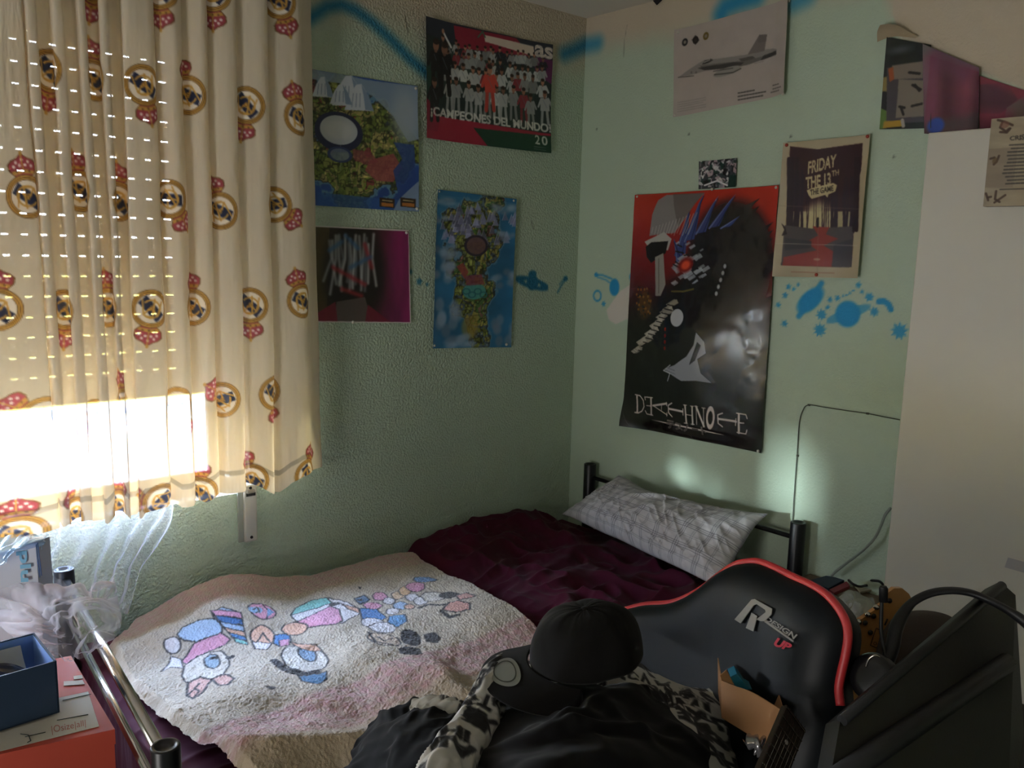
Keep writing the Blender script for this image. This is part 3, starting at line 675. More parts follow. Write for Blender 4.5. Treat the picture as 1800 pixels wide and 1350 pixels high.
# --- jet aircraft print
def p_jet(c):
    c.img *= (.97+.05*fbm(c.A*30, c.B*30, 2)[..., None])
    G1, G2, G3 = hx('8f8a84'), hx('6e6a66'), hx('3a3836')
    c.poly([(1196, 137), (1215, 122), (1230, 112), (1240, 106), (1262, 104), (1290, 100), (1325, 95), (1345, 88), (1362, 86), (1370, 88), (1369, 96), (1345, 104), (1320, 112), (1300, 118), (1270, 121), (1240, 126), (1215, 133)], G1)
    c.poly([(1232, 116), (1262, 112), (1300, 108), (1330, 103), (1368, 92), (1366, 97), (1340, 106), (1318, 114), (1296, 119), (1262, 121), (1240, 124)], G2)
    c.poly([(1228, 120), (1290, 110), (1310, 110), (1298, 120), (1240, 124)], G3, .8); c.poly([(1344, 98), (1368, 90), (1369, 97), (1338, 107)], G3, .9)
    c.poly([(1316, 97), (1337, 62), (1351, 61), (1346, 90)], hx('7a716c')); c.poly([(1337, 62), (1351, 61), (1349, 74), (1334, 76)], hx('6a625e'), .6)
    c.poly([(1236, 114), (1241, 107), (1252, 104), (1256, 106), (1246, 112)], G3); c.line([(1240, 110), (1250, 106)], .003, hx('a8a49e'))
    c.ell((1280, 126), .055, .013, hx('96928a'), rot=.13); c.line([(1258, 132), (1290, 128), (1304, 121)], .004, G3, .8); c.line([(1256, 126), (1290, 120)], .003, G3, .7)
    c.line([(1196, 137), (1222, 134)], .003, G3, .8); c.poly([(1300, 104), (1325, 99), (1330, 103), (1306, 109)], hx('5c5854')); c.line([(1328, 112), (1344, 108)], .002, G1)
    for x in (1218, 1226): c.ell((x, 128), .004, .004, G2)
    for x, y, k in ((1207, 75, hx('222226')), (1225, 71, hx('26221e')), (1243, 64, hx('6c5a1c'))):
        c.ell((x, y), .012, .013, k); c.ell((x, y), .006, .006, hx('8c8478') if x < 1220 or x > 1240 else hx('54423c'))
    c.poly([(1218, 71), (1225, 62), (1232, 71), (1225, 80)], hx('201c1c'), .6)
    for k in range(5): c.line([(1195, 181+k*4), (1243 if k != 2 else 1238, 172+k*4)], .003, hx('8a8480'), .55)
    for k, w in enumerate((26, 48, 42)): 
        for j in range(0, w, 5): c.line([(1299+j, 164+k*6-j*.18), (1302+j, 163.5+k*6-j*.18)], .0045, hx('3c3836'), .85)
    for k, (x, w) in enumerate(((1361, 14), (1361, 16), (1357, 18))):
        for j in range(0, w, 5): c.line([(x+j, 151+k*6-j*.15), (x+j+3, 150.5+k*6-j*.15)], .0035, hx('3c3836'), .8)
poster('jet_print', 'R', [(1190, 54), (1393, -1), (1386, 166), (1188, 207)], 'white print of a grey fighter jet with small round badges, near the ceiling', 'poster', p_jet, hx('b7aca4'), seed=6, curl=.006, pins=((1196, 58), (1190, 203), (1380, 166), (1390, 3)), curlfn=lambda U, V: .02*sst(.8, 1, U)*(1-V)*0+.012*sst(.85, 1, U))
def p_small(c):
    r = random.Random(5)
    for i in range(260):
        k = r.choice([hx('d8d4d4'), hx('14161a'), hx('3c4048'), hx('b8a0a8'), hx('1c3c34'), hx('8c8890')])
        x, y = r.uniform(1230, 1297), r.uniform(279, 331); c.line([(x, y), (x+r.uniform(-5, 5), y+r.uniform(-7, 7))], r.uniform(.003, .012), k, .85)
    c.poly([(1284, 308), (1297, 308), (1296, 330), (1280, 330)], hx('14342c')); c.line([(1240, 326), (1262, 318), (1280, 326)], .006, hx('e0dce0'))
poster('small_photo', 'R', [(1231, 284), (1298, 278), (1296, 329), (1230, 333)], 'small black and white photo card above the tall red and black poster', 'photo', p_small, hx('3a3c40'), seed=7, curl=.002, res=.0015)
# --- tall red and black poster (generic abstract picture, lettering kept)
def p_tall(c):
    a, b = c.A, c.B; t0 = pR(1121, 343)[1]; b0 = pR(1099, 747)[1]; v = (t0-b)/(t0-b0)
    red = hx('b8301f'); red2 = hx('74161a'); k = sst(.0, .35, v+.12*(fbm(a*6, b*6, 1)-.5))[..., None]; c.img = red*(1-k)+red2*k
    k = sst(.28, .58, v)[..., None]; c.img = c.img*(1-k)+hx('171313')*k
    # feathery dark mass with blue blades (abstract)
    DKB = hx('15151d')
    c.ell((1285, 455), .17, .20, DKB, .97, soft=.03); c.ell((1240, 560), .22, .16, hx('16151a'), .97, soft=.04); c.ell((1200, 690), .26, .12, hx('0e0e10'), 1, soft=.04)
    for i in range(16):
        x0 = 1290+(i % 8)*8; y0 = 370+i*13; c.poly([(x0-30, y0+22), (x0+50-(i % 3)*9, y0-22+i), (x0-10, y0+42)], DKB, .8)
    r = random.Random(11)
    for (x0, y0, x1, y1) in ((1200, 450, 1218, 362), (1215, 425, 1240, 340), (1235, 412, 1266, 345), (1258, 402, 1296, 342), (1205, 470, 1190, 420), (1278, 402, 1305, 380)):
        c.poly([(x0-9, y0), (x1, y1), (x0+11, y0-4)], hx('39457c')); c.line([(x0-6, y0), (x1, y1)], .006, hx('6c78a8'), .9, w1=.001); c.line([(x0+5, y0), (x1, y1+5)], .003, hx('1c2244'), .9)
    # pale boulder shape upper left, trunk and leaves
    c.poly([(1146, 415), (1150, 378), (1160, 352), (1174, 343), (1240, 340), (1225, 360), (1205, 390), (1190, 410), (1165, 412)], hx('8d8684')); c.poly([(1185, 341), (1240, 339), (1215, 375), (1196, 398)], hx('655c58'), .7)
    for i in range(14): c.line([(1150+i*5, 410+(i % 3)*2), (1152+i*6, 400-i*2)], .003, hx('c4bcb4'), .7)
    c.poly([(1138, 425), (1172, 408), (1186, 420), (1180, 440), (1150, 442)], hx('b8b4ac')); c.poly([(1140, 434), (1150, 426), (1180, 424), (1176, 445), (1150, 462), (1142, 452)], hx('1c1614'))
    c.poly([(1157, 452), (1172, 445), (1178, 500), (1170, 520), (1160, 520)], hx('9a948c')); c.line([(1164, 455), (1166, 515)], .004, hx('6a645c')); c.ell((1140, 535), .035, .055, hx('5c3c18'), .9, soft=.01)
    for i in range(40): c.ell((1130+r.uniform(-6, 22), 505+r.uniform(0, 60)), .005, .005, hx('a0702c') if i % 2 else hx('20140c'), .7)
    # pale pattern around one glowing ember
    for i in range(30):
        x, y = 1185+r.uniform(0, 55), 425+r.uniform(0, 75); s = r.uniform(6, 16)
        c.poly([(x, y), (x+s, y-s*.6), (x+s*1.3, y-s*.2), (x+s*.4, y+s*.4)], hx('b9bfc8')*r.uniform(.7, 1), .85)
    for i in range(12): x, y = 1182+r.uniform(0, 60), 430+r.uniform(0, 70); c.line([(x, y), (x+r.uniform(4, 14), y+r.uniform(-9, 9))], .005, hx('16161c'), .9)
    c.ell((1212, 466), .036, .026, hx('7c1410'), rot=.4, soft=.008); c.ell((1212, 466), .020, .015, hx('e8502c'), rot=.4, soft=.006)
    # zig-zag shards lower left
    for i in range(26):
        u = i/25; x = 1195-70*u+r.uniform(-4, 4); y = 528+85*u+r.uniform(-6, 6); c.poly([(x-9, y+4), (x+7, y-6), (x+11, y+1), (x-2, y+8)], hx('c4bcac')*r.uniform(.75, 1.05), .9)
    for i in range(12): u = i/11; x = 1190-55*u; y = 535+80*u; c.line([(x-6, y), (x+8, y+3)], .004, hx('141010'), .9)
    c.ell((1203, 558), .03, .032, hx('c2c4c8')); c.line([(1190, 512), (1212, 512), (1228, 508)], .007, hx('6c6434'), .9)
    for i in range(5): c.ell((1280-i*3, 468+i*12), .006, .008, hx('a4a8ac'), soft=.002)
    for i in range(4): c.ell((1182, 578+i*11), .006, .008, hx('7c1c18'))
    c.poly([(1238, 583), (1252, 600), (1254, 620), (1240, 630), (1245, 655), (1262, 672), (1235, 668), (1210, 668), (1178, 648), (1200, 640), (1222, 625), (1234, 605)], hx('9ca0a8')); c.poly([(1240, 600), (1246, 606), (1236, 632), (1226, 640)], hx('2c2c34'))
    c.line([(1192, 640), (1178, 650), (1190, 655), (1185, 668)], .004, hx('c0c4c8'))
    for i in range(9): c.line([(1105+i*4, 600+i*9), (1150+i*6, 632+i*7), (1200, 650+i*6)], .0015, hx('34343c'), .7)
    # lettering
    Wh = hx('d9cbc3')
    L = lambda pts, w=.006: c.line(pts, w, Wh)
    # D
    L([(1124, 696), (1125, 723)], .008); L([(1121, 693), (1130, 695), (1136, 703), (1137, 714), (1133, 722), (1127, 725), (1121, 724)], .005); 
    # mirrored E
    L([(1151, 699), (1150, 728)], .008); L([(1154, 698), (1139, 697), (1140, 702)], .004); L([(1150, 713), (1142, 712)], .004); L([(1153, 729), (1142, 727), (1139, 721)], .004)
    # A on its side
    L([(1154, 712), (1181, 708)], .008); L([(1154, 712), (1181, 728)], .004); L([(1171, 711), (1170, 721)], .003); L([(1181, 706), (1181, 712)], .004); L([(1181, 724), (1180, 730)], .004)
    # T on its side
    L([(1191, 707), (1184, 711), (1184, 724), (1190, 731)], .005); L([(1185, 717), (1210, 722)], .008); L([(1211, 717), (1210, 728)], .004)
    # H
    L([(1215, 711), (1215, 742)], .007); L([(1227, 713), (1226, 744)], .007); L([(1216, 727), (1227, 729)], .003); 
    for x, y in ((1215, 710), (1227, 712), (1214, 742), (1226, 744)): L([(x-3, y), (x+3, y+.6)], .003)
    # N
    L([(1234, 713), (1245, 748)], .008); L([(1234, 713), (1233, 745)], .003); L([(1246, 716), (1245, 748)], .003); L([(1231, 712), (1237, 713)], .003); L([(1243, 715), (1249, 716)], .003)
    # O
    c.ell((1256.5, 733), .0135, .034, Wh, rot=-.05, ring=.0075)
    # T on its side
    L([(1277, 725), (1269, 728), (1269, 743), (1276, 749)], .005); L([(1270, 735), (1299, 740)], .008); L([(1299, 735), (1298, 747)], .004)
    # E
    L([(1304, 727), (1303, 760)], .008); L([(1300, 725), (1316, 728), (1318, 735)], .004); L([(1304, 742), (1312, 743)], .004); L([(1300, 759), (1315, 762), (1317, 755)], .004)
    c.line([(1151, 737), (1192, 745)], .001, Wh, w1=.007); c.line([(1192, 745), (1240, 755)], .007, Wh); c.line([(1240, 755), (1277, 764)], .007, Wh, w1=.001)
    for pts in ([(1181, 738), (1191, 740)], [(1178, 743), (1193, 745)], [(1186, 744), (1184, 749), (1180, 751)], [(1196, 743), (1204, 745), (1200, 751), (1194, 753)], [(1200, 750), (1204, 754)], [(1217, 746), (1213, 753), (1208, 756)], [(1224, 752), (1234, 754)], [(1241, 750), (1240, 762)], [(1241, 755), (1246, 758)]):
        c.line(pts, .006, Wh); c.line(pts, .003, hx('141010'))
    c.line([(1217, 765), (1219, 770)], .002, hx('6c6460')); c.line([(1099, 716), (1112, 748)], .003, hx('545050'), .7)
poster('tall_red_black_poster', 'R', [(1121, 343), (1373, 326), (1342, 796), (1098, 747)], 'tall glossy red and black poster lettered DEATH NOTE above the pillow', 'poster', p_tall, hx('7c1814'), m=gloss, seed=9, curl=.006, pins=((1368, 330), (1255, 333), (1336, 792), (1124, 346)), curlfn=lambda U, V: .02*sst(.86, 1, V-U*.15)*sst(.25, 0, U)+.042*np.sin(np.pi*U)*(.25+.75*np.exp(-((V-.62)/.28)**2))*sst(0, .06, V)*sst(1, .94, V))
# --- forest poster
def p_forest(c):
    cr_ = hx('b7a98a'); c.img = c.img*(.93+.12*fbm(c.A*9, c.B*9, 2)[..., None])
    c.poly([(1393, 258), (1440, 263), (1520, 252), (1518, 300), (1510, 330), (1502, 470), (1490, 469), (1378, 466), (1384, 400), (1390, 330)], hx('35161c'))
    c.poly([(1386, 372), (1512, 372), (1504, 405), (1384, 402)], hx('a4946e')); c.ell((1441, 385), .05, .05, hx('c2b483'), .9, soft=.02)
    r = random.Random(6)
    for i in range(34):
        x = r.uniform(1390, 1514); w = r.choice([.003, .005, .008, .012]) if abs(x-1441) > 14 else .002
        y0 = 300+r.uniform(0, 30); c.line([(x, y0), (x+r.uniform(-3, 3), 360), (x-1, 405+r.uniform(-4, 10))], w, hx('2c1520'))
    for x in (1391, 1397, 1508, 1513, 1405): c.line([(x, 280), (x-2, 405)], .012, hx('2a1218'))
    c.poly([(1384, 396), (1430, 402), (1505, 398), (1502, 470), (1378, 466)], hx('4c4240'))
    c.poly([(1432, 398), (1462, 400), (1456, 412), (1478, 420), (1452, 432), (1480, 448), (1468, 469), (1380, 467), (1382, 452), (1440, 440), (1420, 426), (1442, 414)], hx('8c3024'))
    c.poly([(1470, 430), (1503, 420), (1502, 470), (1466, 469)], hx('3c3438')); c.poly([(1384, 418), (1430, 424), (1430, 436), (1384, 440)], hx('3c3638'))
    c.line([(1368, 428), (1512, 432)], .002, hx('c8bca4'), .6); c.line([(1443, 330), (1441, 484)], .002, hx('8c7c64'), .5); c.line([(1375, 362), (1515, 368)], .002, hx('8c7c64'), .4)
    c.line([(1441, 388), (1441, 398)], .008, hx('1a1012')); c.ell((1441, 385), .004, .005, hx('1a1012'))
    c.poly([(1385, 400), (1378, 392), (1383, 404), (1379, 415), (1388, 412)], hx('241418')); c.poly([(1503, 395), (1512, 385), (1508, 400), (1514, 398), (1503, 408)], hx('241418'))
    T = hx('bfae82')
    c.text('FRIDAY', [(1423, 285), (1474, 271), (1474, 293), (1423, 307)], T, bold=.03, shear=.12); c.text('THE 13', [(1419, 312), (1463, 303), (1464, 326), (1420, 333)], T, bold=.035, shear=.1); c.text('TH', [(1465, 301), (1478, 298), (1478, 308), (1465, 311)], T, bold=.03)
    c.poly([(1421, 335), (1430, 331), (1468, 322), (1475, 326), (1472, 337), (1460, 342), (1458, 348), (1454, 343), (1430, 350), (1425, 344)], T)
    c.text('THE GAME', [(1427, 334), (1468, 326), (1469, 336), (1428, 344)], hx('1c1416'), bold=.02, shear=.1)
    c.line([(1395, 478), (1470, 480)], .002, hx('8c4a3c'), .7); c.ell((1440, 456), .012, .004, hx('c8b48c'), .6)
poster('forest_poster', 'R', [(1383, 252), (1535, 237), (1514, 489), (1364, 486)], 'creased tan bordered poster of a red forest path reading FRIDAY THE 13TH THE GAME', 'poster', p_forest, hx('b7a98a'), seed=10, curl=.006, back=.010, pins=((1388, 256), (1530, 241), (1440, 483)), pinmat=pin_r)
# --- photo page with drawings, top edge curling away
def p_page(c):
    c.img[:] = hx('1c201c'); n = fbm(c.A*20, c.B*20, 3)[..., None]; c.img = c.img*(.6+.9*n)
    c.poly([(1551, 140), (1562, 135), (1568, 210), (1549, 220)], hx('8c7c44')); c.ell((1555, 180), .02, .03, hx('141414')); c.poly([(1549, 190), (1560, 195), (1562, 225), (1549, 228)], hx('5c7c34'))
    c.poly([(1562, 120), (1626, 108), (1626, 215), (1560, 218)], hx('4a4448')); c.poly([(1570, 116), (1626, 108), (1624, 138), (1572, 140)], hx('807468')); c.poly([(1564, 122), (1572, 118), (1574, 140), (1566, 145)], hx('a0542c'))
    c.poly([(1582, 140), (1626, 142), (1626, 205), (1576, 208)], hx('82786a')); 
    for p in (((1606, 150), (1620, 158)), ((1610, 150), (1618, 160)), ((1605, 187), (1622, 183)), ((1586, 190), (1590, 202)), ((1600, 128), (1618, 130)), ((1583, 188), (1592, 190))): c.line(list(p), .007, hx('241e1c'))
    c.poly([(1556, 214), (1590, 211), (1590, 222), (1554, 226)], hx('b08c2c')); c.line([(1588, 212), (1590, 222)], .01, hx('a8a098')); c.ell((1585, 88), .03, .01, hx('505458'), soft=.01)
poster('magazine_page', 'R', [(1562, 66), (1640, 80), (1640, 226), (1549, 228)], 'dark magazine page with small sketches, pinned above the white wardrobe edge', 'page', p_page, hx('1c201c'), seed=12, curl=.003, back=.006)
def p_sleeve(c):
    n = fbm(c.A*10, c.B*6, 3)[..., None]; c.img[:] = hx('6c6468'); 
    c.poly([(1640, 100), (1725, 128), (1725, 250), (1625, 250)], hx('6c3448'), .85)
    for x, w, k in ((1645, .05, '84405a'), (1672, .045, '50202c'), (1690, .03, '6c3044'), (1708, .04, '8c3c50'), (1720, .02, '54303c')): c.line([(x, 105+(x-1640)*.4), (x-5, 240)], w, hx(k), .7, soft=.02)
    c.line([(1655, 105), (1700, 125)], .05, hx('6c3850'), .7, soft=.02); c.line([(1640, 232), (1725, 215)], .05, hx('4c4448'), .7, soft=.02)
    c.ell((1648, 222), .022, .022, hx('2c4cb0'), .95, soft=.006); c.img = c.img*(.8+.4*n)
glossy = mat('plastic_sleeve_print', attr=True, rough=.22, spec=.6, coat=.6)
poster('plastic_poster_sleeve', 'R', [(1627, 79), (1726, 121), (1724, 240), (1629, 236)], 'crimson poster in a cloudy plastic sleeve behind the white wardrobe top', 'poster', p_sleeve, hx('6c6468'), seed=13, m=glossy, back=.010)
def p_crim(c):
    n = fbm(c.A*9, c.B*9, 5)[..., None]; c.img[:] = hx('74283a'); c.poly([(1725, 150), (1770, 145), (1790, 175), (1760, 200), (1720, 200)], hx('4c2834'), .8); c.poly([(1770, 190), (1800, 170), (1830, 180), (1830, 250), (1760, 250)], hx('6c6458'), .8)
    c.line([(1740, 138), (1830, 180)], .02, hx('84303c'), .7, soft=.01); c.line([(1710, 200), (1770, 205)], .03, hx('94344c'), .6, soft=.02); c.img = c.img*(.75+.5*n)
poster('crimson_poster', 'R', [(1724, 134), (1842, 172), (1842, 240), (1724, 245)], 'torn crimson poster at the edge of the picture above the wooden plaque', 'poster', p_crim, hx('74283a'), seed=14, back=.004)
t = thing('masking_paper_scrap', (0, *([-pR(1570, 60)[0], pR(1570, 60)[1]])), 'curled brownish paper scrap stuck on the wall above the magazine page', 'paper scrap')
C = []
for r_, (ys_) in enumerate(((44, 42, 46, 56, 64), (56, 52, 54, 60, 66), (74, 67, 64, 65, 67))):
    C.append([on(0, -.01-.03*(1-i/4)*(1-r_/2), 1542+(5 if r_ == 0 else 0)+i*17, y) for i, y in enumerate(ys_)])
grid('scrap', surf(C, 30, 20), mat('brown_paper', hx('a59478'), rough=.8), parent=t)
# ceiling edge: dark scrap
q = on(0, -.01, 1155, -2)
c_ = thing('black_pennant', (0, q[1], q[2]), 'black pointed scrap at the top of the wall by the ceiling', 'pennant')
MB().prism([on(0, -.006, *p) for p in ((1138, -30), (1172, -30), (1168, -4), (1155, 9), (1146, -2))], (-.004, 0, 0)).build('flag', mat('black_cloth', hx('1c1a1e'), rough=.9), c_)
# ================================================================== wardrobe
WY = -1.508; WT = 1.967; wm = mat('wardrobe_white', hx('c9c5b8'), rough=.5, noise=.03, nscale=3, bump=.05, bscale=6)
wr = thing('wardrobe', (-.16, WY-.5, 0), 'plain white wardrobe standing to the right of the bed head', 'wardrobe')
MB().box((-.14, WY-.5, WT/2), (.26, 1.0, WT), bev=.003).build('cabinet', wm, wr)
MB().box((-.284, WY-.5, WT/2+.02), (.022, .998, WT-.045), bev=.003).build('door', wm, wr)
q = on(0, -.297, 1800, 985); MB().prism([on(0, -.297, *p) for p in ((1772, 980), (1815, 992), (1812, 1010), (1766, 997))], (-.001, 0, 0)).build('adhesive_tape', mat('tape_clear', hx('a8a4a4'), rough=.3), wr)
# wooden plaque on the door
pc = lambda x, y: (lambda q: np.array([-q[1], q[2]]))(on(0, -.325, x, y))
Q = np.array([pc(*p) for p in ((1743, 209), (1880, 198), (1874, 360), (1728, 363))])
cv = Canvas(Q[:, 0].min()-.01, Q[:, 0].max()+.01, Q[:, 1].min()-.01, Q[:, 1].max()+.01, .0014, hx('9a8c72'), pc)
cv.img *= (.88+.24*fbm(cv.A*14, cv.B*60, 4)[..., None]); BR = hx('3a2418')
cv.poly([(1733, 262), (1790, 258), (1780, 330), (1731, 330)], hx('7e6e5c'), .5)
cv.text('CRISTI', [(1775, 240), (1812, 234), (1812, 245), (1775, 247)], hx('1e1c1a'), bold=.03)
for k in range(12):
    y = 255+k*6.2; x0 = (1775, 1778, 1772, 1771, 1773, 1771, 1766, 1765, 1763, 1768, 1771, 1768)[k]
    for j in range(0, 80, 9): cv.line([(x0+j, y-j*.05), (x0+j+6.5, y-j*.05-.3)], .0035, hx('2e2a26'), .8)
cv.line([(1758, 333), (1850, 330)], .003, hx('3a342c'), .8)
for p in ([(1754, 211), (1766, 214), (1780, 220)], [(1762, 215), (1758, 224), (1768, 231), (1774, 226)], [(1758, 232), (1770, 233), (1776, 226)], [(1741, 279), (1748, 277)], [(1756, 274), (1752, 284), (1747, 289)], [(1733, 340), (1737, 352)], [(1737, 347), (1742, 346)], [(1751, 336), (1749, 350), (1757, 355)], [(1748, 356), (1767, 343)]): cv.line(p, .005, BR, .85)
cv.ell((1766, 219), .010, .008, hx('7c4a38'), .6); cv.ell((1749, 283), .006, .008, hx('5c4420'), .7)
pq = thing('wooden_plaque', (-.30, -Q[:, 0].mean(), Q[:, 1].mean()), 'tan wooden plaque with burnt drawings and a printed text starting CRISTI on the wardrobe', 'plaque')
U, V = np.meshgrid(np.linspace(0, 1, 130), np.linspace(0, 1, 150)); G = bil(Q, np.stack([U, 1-V], -1))
grid('engraved_face', np.stack([G[..., 0]*0-.325, -G[..., 0], G[..., 1]], -1), mat('plaque_face', attr=True, rough=.5), cv.sample(G[..., 0], G[..., 1]), parent=pq)
MB().prism([(-.3245, -a, b) for a, b in Q], (.024, 0, 0)).build('wood_panel', mat('plaque_edge', hx('6c5440'), rough=.6), pq)
# ================================================================== bed frame
blk_m = mat('black_metal', hx('16161a'), rough=.35, metal=.2, spec=.5); chrome = mat('chrome_tube', hx('c9c6c2'), rough=.16, metal=1)
bed = thing('bed', (-1.05, -.62, 0), 'single bed frame with black tubular posts and chrome foot rails along the window wall', 'bed')
PZ = .79
def post(x, y):
    MB().lathe((x, y, 0), [(0, .0), (.025, .0), (.025, PZ-.003), (.0235, PZ), (.018, PZ-.001), (.015, PZ-.006), (0, PZ-.008)]).build('post', blk_m, bed)
HP = ((-.045, -.16), (-.045, -1.102)); FP = ((-2.005, -.13), (-2.08, -1.10))
for p in HP+FP: post(*p)
V3 = lambda a, b, t, z: tuple(np.array(a)*(1-t)+np.array(b)*t)+(z,)
for z, r_ in ((.735, .008), (.58, .008), (.44, .012)): MB().cyl(V3(*HP, 0, z), V3(*HP, 1, z), r_).build('headboard_rail', blk_m, bed)
for z, r_ in ((.762, .0115), (.665, .0085)): MB().cyl(V3(*FP, .02, z), V3(*FP, .98, z), r_).build('foot_rail', chrome, bed)
MB().cyl(V3(*FP, 0, .3), V3(*FP, 1, .3), .012).build('foot_rail', blk_m, bed)
for y in (-.14, -1.10): MB().box((-1.04, y, .30), (2.0, .03, .05), bev=.003).build('side_rail', blk_m, bed)
s = MB()
for i in range(13): s.box((-.2-i*.14, -.62, .325), (.07, .94, .012))
s.build('slats', mat('beech_slats', hx('a98a60'), rough=.6), bed)
# ================================================================== mattress, burgundy duvet
mt = MB().box((-1.025, -.60, .425), (1.85, .90, .18), bev=.03).build('mattress', mat('mattress_ticking', hx('c8c2b4'), rough=.9), loc=(-1.045, -.6, .335))
tag(mt, 'mattress hidden under the burgundy duvet on the bed frame', 'mattress')
sil = np.array([on(1, -.06, a, b)[[0, 2]] for a, b in ((560, 1010), (640, 990), (700, 968), (740, 962), (775, 946), (820, 931), (860, 928), (895, 918), (920, 912), (945, 911), (970, 918), (992, 935), (1010, 950))])
nx, ny = 640, 420
xs_ = np.linspace(-2.37, -.075, nx); t_ = np.linspace(0, 1, ny); XL, T = np.meshgrid(xs_, t_); X = np.maximum(XL, -1.972); dropf = np.clip(-1.972-XL, 0, None)
LY = 1.26; dist = T*LY; edge_ = 1.06                       # distance from the wall edge along the cloth
fold = np.clip(dist-edge_, 0, None)
Y = -.045-np.minimum(dist, edge_)-.02*sst(0, .1, fold); Zb = .535-fold*1.0-0.03*(sst(edge_-.06, edge_+.03, dist))
wz = np.interp(X, sil[:, 0], sil[:, 1]); Zb = Zb-.018*sst(-.80, -.90, X)+(wz-.535-.03*sst(-.80, -.88, X))*np.exp(-(dist/.16)**2)*(X > -1.9)
Rm = sst(-.93, -.72, X)
nA = fbm(X*2.2, Y*2.4, 31, 3)
w1_ = ridge(X*5.5+2.2*nA, Y*4.2-1.6*nA, 33)**2; w2_ = ridge(X*9-2*nA, Y*11+2.5*nA, 34)**2.2; w3_ = ridge(X*20+3*nA, Y*16+2*nA, 35)**2
Zd = Zb+.012+Rm*(.040*(w1_-.35)+.022*(w2_-.3)+.006*(w3_-.3)+.035*(fbm(X*3, Y*3, 37)-.45))+(1-Rm)*(.010*(w2_-.3)+.008*(w1_-.3))
Zd = np.maximum(Zd, .527-np.clip(fold, 0, 9)-dropf)
Yd = Y+Rm*.012*(w2_-.4)*1.0-.03*sst(0, .3, fold)*(fbm(X*8, T*3, 38)-.3)
XF = X-.0+0*X
Zd = Zd-dropf-.012*sst(-1.93, -1.98, XL); X = X-.012*sst(-1.94, -2.02, XL)*(1+1.5*(fbm(T*14, XL*3, 39)-.5))
Pd = np.stack([X, np.minimum(Yd, -.02), Zd], -1)
duv = mat('burgundy_cotton', hx('420c22'), rough=.75, sheen=.05, spec=.12, bump=.1, bscale=500, bdist=.0006, noise=.1, nscale=8)
tag(grid('duvet', Pd[::-1], duv, loc=(-1.0, -.6, .5)), 'rumpled burgundy duvet spread over the bed', 'duvet')
# ================================================================== fleecy toy-print blanket
bs = np.array([on(1, -.055, a, b)[[0, 2]] for a, b in ((215, 1098), (232, 1083), (300, 1052), (345, 1034), (400, 1018), (440, 1013), (480, 1019), (540, 1011), (600, 993), (660, 974), (700, 967), (740, 968), (780, 985))])
def bedge(tt, L): L = np.array(L); return np.interp(tt, L[:, 0], L[:, 1])
NXb, NTb = 620, 620
u_ = np.linspace(0, 1, NXb); d_ = np.linspace(0, 1.36, NTb); U, Dd = np.meshgrid(u_, d_)
xl = bedge(Dd, [(0, -1.80), (.05, -1.875), (.12, -1.915), (.24, -1.93), (.45, -1.93), (.68, -1.905), (.86, -1.888), (1.0, -1.87), (1.36, -1.80)])
xr = bedge(Dd, [(0, -.84), (.10, -.862), (.47, -.877), (.72, -.912), (1.0, -.93), (1.36, -.95)])
xl = xl+.012*(fbm(Dd*9, Dd*0, 3)-.5)*2; xr = xr+.012*(fbm(Dd*8, Dd*0+3, 5)-.5)*2
Xb = xl*(1-U)+xr*U
over = np.clip(Dd-1.0, 0, None)
Yb = -.055-np.minimum(Dd, 1.0)-.045*sst(0, .12, over)
top = .568
wz = np.interp(Xb, bs[:, 0], bs[:, 1])
Zq = top+(wz-top)*np.exp(-(Dd/.20)**2)-over*.95-.03*sst(.93, 1.08, Dd)
nA = fbm(Xb*1.8, Yb*2.1, 51, 3)
# broad soft folds: gentle over the picture, deep towards the near side of the bed
br_ = fbm(Xb*4.2+1.5*nA, Yb*4.6, 52, 2)-.5
deep = sst(.55, .95, Dd)
Zq = Zq+(.045+.03*deep)*br_+deep*.075*(ridge(Xb*3.1+1.6*nA, Yb*3.4+Xb*1.3, 54)**2-.45)*1.0
Yb = Yb+.05*deep*(fbm(Xb*5, Dd*2.5, 58)-.5)
fz = (fbm(Xb*38, Yb*38-over*38, 61, 3)-.5)*.006+(fbm(Xb*300, (Yb-over)*300, 63, 1)-.5)*.0035
edge_r = np.minimum(np.minimum(U, 1-U)*.95, np.minimum(Dd, 1.36-Dd)); rnd = sst(0, .02, edge_r)
Zq = Zq+.020*rnd-.012+fz
jag = (fbm(Dd*60, U*50, 71, 2)-.5)*.007*(1-sst(0, .02, edge_r)); Xb2 = Xb+jag
pB = lambda x, y: (lambda q: np.array([q[0], -q[1]]))(on(2, .585, x, y))
cb = Canvas(-1.98, -.78, -.05, 1.5, .0028, hx('beb29e'), pB)
n = fbm(cb.A*3, cb.B*3, 2)[..., None]; cb.img = cb.img*(.93+.12*n)
PK, BL2, LB, TQ, PE, BKc, WH = hx('d997b5'), hx('3f7fc4'), hx('a9c6e4'), hx('7fc9c4'), hx('dcae94'), hx('1b191c'), hx('e4e2e6')
